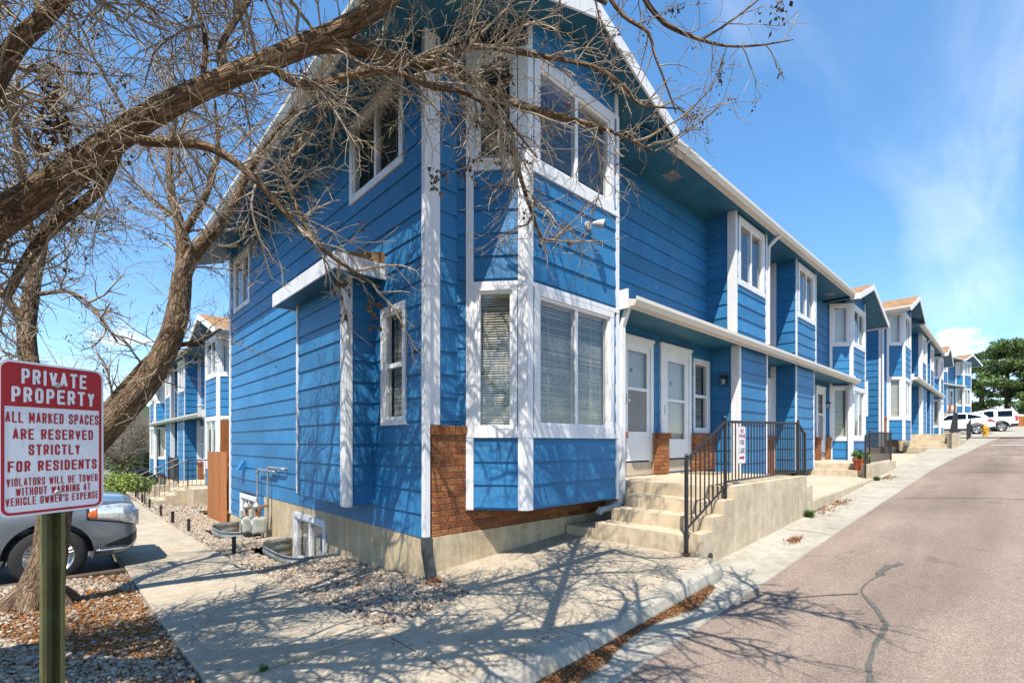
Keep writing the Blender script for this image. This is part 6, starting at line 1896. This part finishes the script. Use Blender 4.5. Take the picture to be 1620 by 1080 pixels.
# ================================================================ vehicles
def car(name, label, cat, loc, rz, S):
    t = thing(name, label, cat, loc, rz)
    def ring(x):
        g_ = lambda k: lerp_table(S[k], -x)
        w, zb, zm, zs, wr, zt = (g_(k) for k in ('w', 'zb', 'zm', 'zs', 'wr', 'zt'))
        return [(0, zb), (w * .82, zb), (w * .965, zb + .10), (w, zm), (w * .975, zs), (wr, zt - S.get('edge', .06)), (wr * .6, zt - .008), (0, zt)]
    def Sf(x, tt):
        c = ring(x); i = min(int(tt), 6); f = tt - i
        p0, p1, p2, p3 = c[max(i - 1, 0)], c[i], c[i + 1], c[min(i + 2, 7)]
        if i == 0: p0 = (-c[1][0], c[1][1])
        if i == 6: p3 = (-c[6][0], c[6][1])
        q = []
        for a in (0, 1):
            q.append(0.5 * ((2 * p1[a]) + (p2[a] - p0[a]) * f + (2 * p0[a] - 5 * p1[a] + 4 * p2[a] - p3[a]) * f * f + (3 * p1[a] - p0[a] - 3 * p2[a] + p3[a]) * f ** 3))
        return q
    LEN = S['len']
    xs = [-LEN * (0.5 - 0.5 * math.cos(math.pi * k / 72)) for k in range(73)]
    ts = [7 * k / 35 for k in range(36)]
    mb = MB(); m = len(ts) * 2 - 2
    for x in xs:
        h = [Sf(x, q) for q in ts]
        mb.v += [(x, y, z) for y, z in h] + [(x, -y, z) for y, z in h[-2:0:-1]]
    for i in range(len(xs) - 1):
        for k in range(m):
            mb.f.append((i * m + k, (i + 1) * m + k, (i + 1) * m + (k + 1) % m, i * m + (k + 1) % m))
    mb.f.append(tuple(range(m))); mb.f.append(tuple((len(xs) - 1) * m + k for k in range(m - 1, -1, -1)))
    body = mb.build('body', S['paint'], t, smooth=True)
    W = S['wmax']; wr_ = S['wheel_r']; ar = S['arch_r']
    for xw in S['axles']:
        cut = MB().lathe([(ar, -W - .3), (ar, W + .3)], 40, 1, (xw, 0, wr_ + 0.02)).build('cutter', 'tyre')
        md = body.modifiers.new('arch', 'BOOLEAN'); md.operation = 'DIFFERENCE'; md.object = cut; md.solver = 'EXACT'
        cut.parent = t
        bpy.context.view_layer.update()
        dg = bpy.context.evaluated_depsgraph_get()
        me = bpy.data.meshes.new_from_object(body.evaluated_get(dg))
        body.modifiers.clear(); body.data = me
        bpy.data.objects.remove(cut, do_unlink=True)
    me = body.data
    if len(me.materials) > 1:
        for p_ in me.polygons: p_.material_index = 0
    try: me.set_sharp_from_angle(angle=R(42))
    except Exception: pass
    MB().box(-LEN + .25, -.25, -W * .72, W * .72, S['zb'][0][1] - .04, .62).build('underbody', 'black_plastic', t)
    def patch(nm, m_, x0, x1, t0, t1, off=.007, nx=10, nt=8, sides=(1, -1), shape=None, parent=None):
        for sd in sides:
            mb = MB()
            for i in range(nx + 1):
                for k in range(nt + 1):
                    fx, ft = i / nx, k / nt
                    x = x0 + (x1 - x0) * fx; tt = t0 + (t1 - t0) * ft
                    if shape: x, tt = shape(fx, ft)
                    y, z = Sf(x, tt); y2, z2 = Sf(x, tt + .02)
                    dx, dz = y2 - y, z2 - z; l = math.hypot(dx, dz) + 1e-9
                    y += dz / l * off; z -= dx / l * off
                    mb.v.append((x + (off if x > -.5 else 0), sd * y, z))
            for i in range(nx):
                for k in range(nt):
                    a = i * (nt + 1) + k
                    mb.f.append((a, a + 1, a + nt + 2, a + nt + 1))
            o = mb.build(nm, m_, parent or t, smooth=True, fix=False)
            sm = o.modifiers.new('thick', 'SOLIDIFY'); sm.thickness = .012; sm.offset = -1
    # wheels
    for xw in S['axles']:
        for sd in (1, -1):
            yo = sd * (W - .125)
            wl_ = bpy.data.objects.new('wheel', None); COL.objects.link(wl_); wl_.parent = t; wl_.location = (xw, yo, wr_)
            tw = .115
            MB().lathe([(wr_ * .66, -tw), (wr_ * .90, -tw), (wr_ * .975, -tw * .8), (wr_, -tw * .45), (wr_, tw * .45), (wr_ * .975, tw * .8), (wr_ * .90, tw), (wr_ * .66, tw)], 36, 1, cap=False).build('tyre', 'tyre', wl_, smooth=True)
            MB().lathe([(wr_ * .66, sd * -.06), (wr_ * .68, sd * .10), (wr_ * .63, sd * .105), (wr_ * .60, sd * .05), (wr_ * .10, sd * .03)], 30, 1, cap=False).build('rim', 'alloy', wl_, smooth=True)
            sp_ = MB()
            for k in range(5):
                a = 2 * math.pi * k / 5 + .3
                for da in (-.10, .10):
                    sp_.tube([(.07 * math.cos(a), sd * .085, .07 * math.sin(a)), (wr_ * .63 * math.cos(a + da), sd * .098, wr_ * .63 * math.sin(a + da))], [.026, .020], 6)
            sp_.lathe([(.07, sd * .06), (.065, sd * .098), (.03, sd * .10)], 14, 1)
            sp_.build('spokes', 'alloy', wl_)
            if S.get('flare'):
                fl = MB()
                pts = [(xw + (ar + .03) * math.cos(a), sd * (W - .004), wr_ + .02 + (ar + .03) * math.sin(a)) for a in [math.pi * (-.06 + 1.12 * q / 22) for q in range(23)]]
                fl.tube(pts, .042, 6); fl.build('fender_flare', 'black_plastic', t, smooth=True)
    return t, patch, Sf
# --- grey SUV nosed in at left
SUV = dict(len=5.05, paint='paint_grey', wmax=.955, wheel_r=.395, arch_r=.455, axles=(-.94, -3.98), edge=.05,
           w=[(0, .74), (.04, .85), (.12, .905), (.30, .935), (.6, .95), (1.2, .955), (4.2, .955), (4.8, .93), (5.05, .82)],
           zb=[(0, .42), (.10, .33), (.5, .29), (4.4, .30), (5.05, .42)],
           zm=[(0, .64), (.2, .66), (1.2, .70), (5.05, .70)],
           zs=[(0, .93), (.05, 1.02), (.2, 1.06), (.5, 1.085), (1.2, 1.105), (1.6, 1.09), (4.6, 1.12), (5.05, 1.0)],
           wr=[(0, .62), (.10, .70), (.3, .74), (.8, .76), (1.35, .76), (2.1, .70), (3.5, .70), (4.7, .66), (5.05, .60)],
           zt=[(0, 1.01), (.04, 1.09), (.12, 1.13), (.5, 1.18), (1.0, 1.21), (1.38, 1.225), (2.12, 1.66), (2.6, 1.745), (3.6, 1.76), (4.45, 1.72), (4.85, 1.35), (5.05, 1.05)])
sv, patch, Sf = car('parked_suv', 'silver grey SUV parked nose-in at left behind the leaning tree', 'car', (0.80, 9.90, -0.44), 0.0, SUV)
patch('headlight_surround', 'black_plastic', -.03, -.5, 4, 4.6, .004, 14, 6, shape=lambda fx, ft: (-.025 - .54 * fx, 3.26 + .17 * fx + (.88 - .44 * fx) * (ft)))
patch('headlight', 'lamp_lens', -.035, -.50, 4.05, 4.62, .008, 14, 6, shape=lambda fx, ft: (-.03 - .50 * fx, 3.30 + .16 * fx + (.80 - .42 * fx) * (ft)))
patch('turn_signal', 'amber', -.40, -.54, 4.2, 4.6, .012, 6, 5, shape=lambda fx, ft: (-.46 - .085 * fx, 3.46 + .05 * fx + (.36 - .26 * fx) * ft))
patch('side_window', 'car_glass', -1.75, -2.75, 4.15, 4.9, .006, shape=lambda fx, ft: (-1.62 - 1.1 * fx - .45 * ft * (1 - fx), 4.12 + .75 * ft))
patch('side_window', 'car_glass', -2.85, -3.7, 4.12, 4.87, .006)
patch('side_window', 'car_glass', -3.8, -4.6, 4.12, 4.8, .006)
patch('windscreen', 'car_glass', -1.42, -2.06, 5.15, 7.0, .006)
patch('lower_intake', 'black_plastic', -.02, -.42, 1.5, 2.6, .006, 8, 5, shape=lambda fx, ft: (-.012 - .36 * fx, 2.05 + .25 * fx + (.85 - .7 * fx) * ft))
patch('fog_trim', 'chrome', -.02, -.4, 1.2, 1.5, .014, 8, 2, shape=lambda fx, ft: (-.012 - .46 * fx, 1.75 + .22 * fx + .22 * ft))
mb = MB().box(-.02, .028, -.56, .56, .70, .92); gr = mb.build('grille', 'black_plastic', sv, bevel=.01)
for z in (.705, .915): MB().box(.005, .046, -.58, .58, z - .016, z + .016).build('grille_bar', 'chrome', gr, bevel=.006)
MB().box(.005, .046, -.58, .58, .798, .825).build('grille_bar', 'chrome', gr, bevel=.006)
for yy in (-.565, .565, 0): MB().box(.006, .047, yy - .018, yy + .018, .705, .915).build('grille_bar', 'chrome', gr, bevel=.006)
MB().box(.0, .05, -.28, .28, .43, .60).build('number_plate', 'black_plastic', sv, bevel=.008)
for sd in (1, -1):
    m_ = MB().tube([(-1.78, sd * .95, 1.10), (-1.76, sd * 1.02, 1.14), (-1.76, sd * 1.16, 1.16)], [.05, .085, .07], 10).build('mirror', 'paint_grey', sv, smooth=True)
MB().box(-.52, -.50, -.955, -.93, .5, .9)
# --- white crossover at the top of the lane
XO = dict(len=4.60, paint='paint_white', wmax=.90, wheel_r=.355, arch_r=.41, axles=(-.92, -3.60), edge=.05, flare=True,
          w=[(0, .55), (.1, .74), (.4, .86), (1.0, .90), (3.8, .90), (4.4, .84), (4.6, .72)],
          zb=[(0, .40), (.2, .28), (4.2, .30), (4.6, .45)], zm=[(0, .58), (4.6, .66)],
          zs=[(0, .78), (.3, .90), (1.2, 1.0), (3.6, 1.12), (4.3, 1.12), (4.6, .95)],
          wr=[(0, .45), (.5, .66), (1.2, .70), (2.0, .62), (3.6, .60), (4.4, .56), (4.6, .55)],
          zt=[(0, .82), (.2, .94), (.6, 1.02), (1.2, 1.09), (2.0, 1.55), (2.5, 1.65), (3.4, 1.64), (3.95, 1.55), (4.4, 1.16), (4.6, .98)])
g0 = at(1551, 690, 38)
c2, patch, Sf = car('parked_crossover', 'white crossover parked nose-in behind the yellow hydrant', 'car', (51.4, 6.35, road_z(51) + .065), R(94), XO)
patch('side_window', 'car_glass', -1.5, -2.2, 4.15, 4.9, .006, shape=lambda fx, ft: (-1.45 - .8 * fx - .5 * ft * (1 - fx), 4.12 + .72 * ft))
patch('side_window', 'car_glass', -2.32, -3.0, 4.12, 4.84, .006)
patch('side_window', 'car_glass', -3.08, -3.75, 4.14, 4.78, .006, shape=lambda fx, ft: (-3.08 - .75 * fx, 4.12 + .10 * fx + (.70 - .48 * fx) * ft))
patch('rear_window', 'car_glass', -4.0, -4.36, 5.1, 7.0, .006); patch('windscreen', 'car_glass', -1.25, -1.95, 5.15, 7.0, .006)
patch('tail_light', 'tail_red', -4.2, -4.56, 3.6, 4.05, .01)
patch('bumper_trim', 'black_plastic', -4.0, -4.58, 1.0, 2.4, .008)
patch('sill_trim', 'black_plastic', -1.3, -3.2, 1.0, 2.1, .008)
# --- boxy white SUV behind it
XT = dict(len=4.55, paint='paint_white', wmax=.92, wheel_r=.375, arch_r=.44, axles=(-.85, -3.55), edge=.05, flare=True,
          w=[(0, .70), (.1, .86), (.5, .91), (4.3, .91), (4.55, .86)], zb=[(0, .48), (.3, .40), (4.2, .42), (4.55, .5)], zm=[(0, .70), (4.55, .74)],
          zs=[(0, .92), (.3, 1.02), (1.3, 1.10), (4.4, 1.14), (4.55, 1.10)], wr=[(0, .62), (.5, .74), (1.3, .76), (1.9, .70), (4.2, .70), (4.45, .70), (4.55, .68)],
          zt=[(0, .98), (.2, 1.08), (1.3, 1.18), (1.95, 1.66), (2.3, 1.72), (2.9, 1.84), (4.3, 1.84), (4.48, 1.6), (4.55, 1.2)])
c3, patch, Sf = car('parked_suv', 'boxy white SUV with grey flares parked at the top of the lane', 'car', (56.2, 5.2, road_z(56) + .06), R(104), XT)
patch('side_window', 'car_glass', -1.7, -2.35, 4.15, 4.88, .006, shape=lambda fx, ft: (-1.5 - .9 * fx - .4 * ft * (1 - fx), 4.12 + .72 * ft))
patch('side_window', 'car_glass', -2.5, -3.1, 4.12, 4.84, .006); patch('side_window', 'car_glass', -3.35, -4.2, 4.16, 4.84, .006)
patch('windscreen', 'car_glass', -1.36, -1.9, 5.15, 7.0, .006); patch('rear_window', 'car_glass', -4.36, -4.5, 5.2, 7.0, .006)
patch('tail_light', 'tail_red', -4.35, -4.53, 3.4, 4.3, .01); patch('bumper_trim', 'black_plastic', -4.1, -4.54, .9, 2.7, .01)
rk = MB()
for sd in (1, -1): rk.tube([(-2.4, sd * .55, 1.78), (-2.5, sd * .55, 1.90), (-4.1, sd * .55, 1.93), (-4.2, sd * .55, 1.86)], .02, 6)
rk.build('roof_rack', 'black_plastic', c3)
# --- dark car far behind the left stairs
c4, patch, Sf = car('parked_car', 'dark car far back at left behind the stair railings', 'car', (3.4, 41.5, -1.35), R(190), dict(XO, paint='black_plastic', flare=False))
patch('side_window', 'car_glass', -1.6, -3.6, 4.14, 4.8, .006)
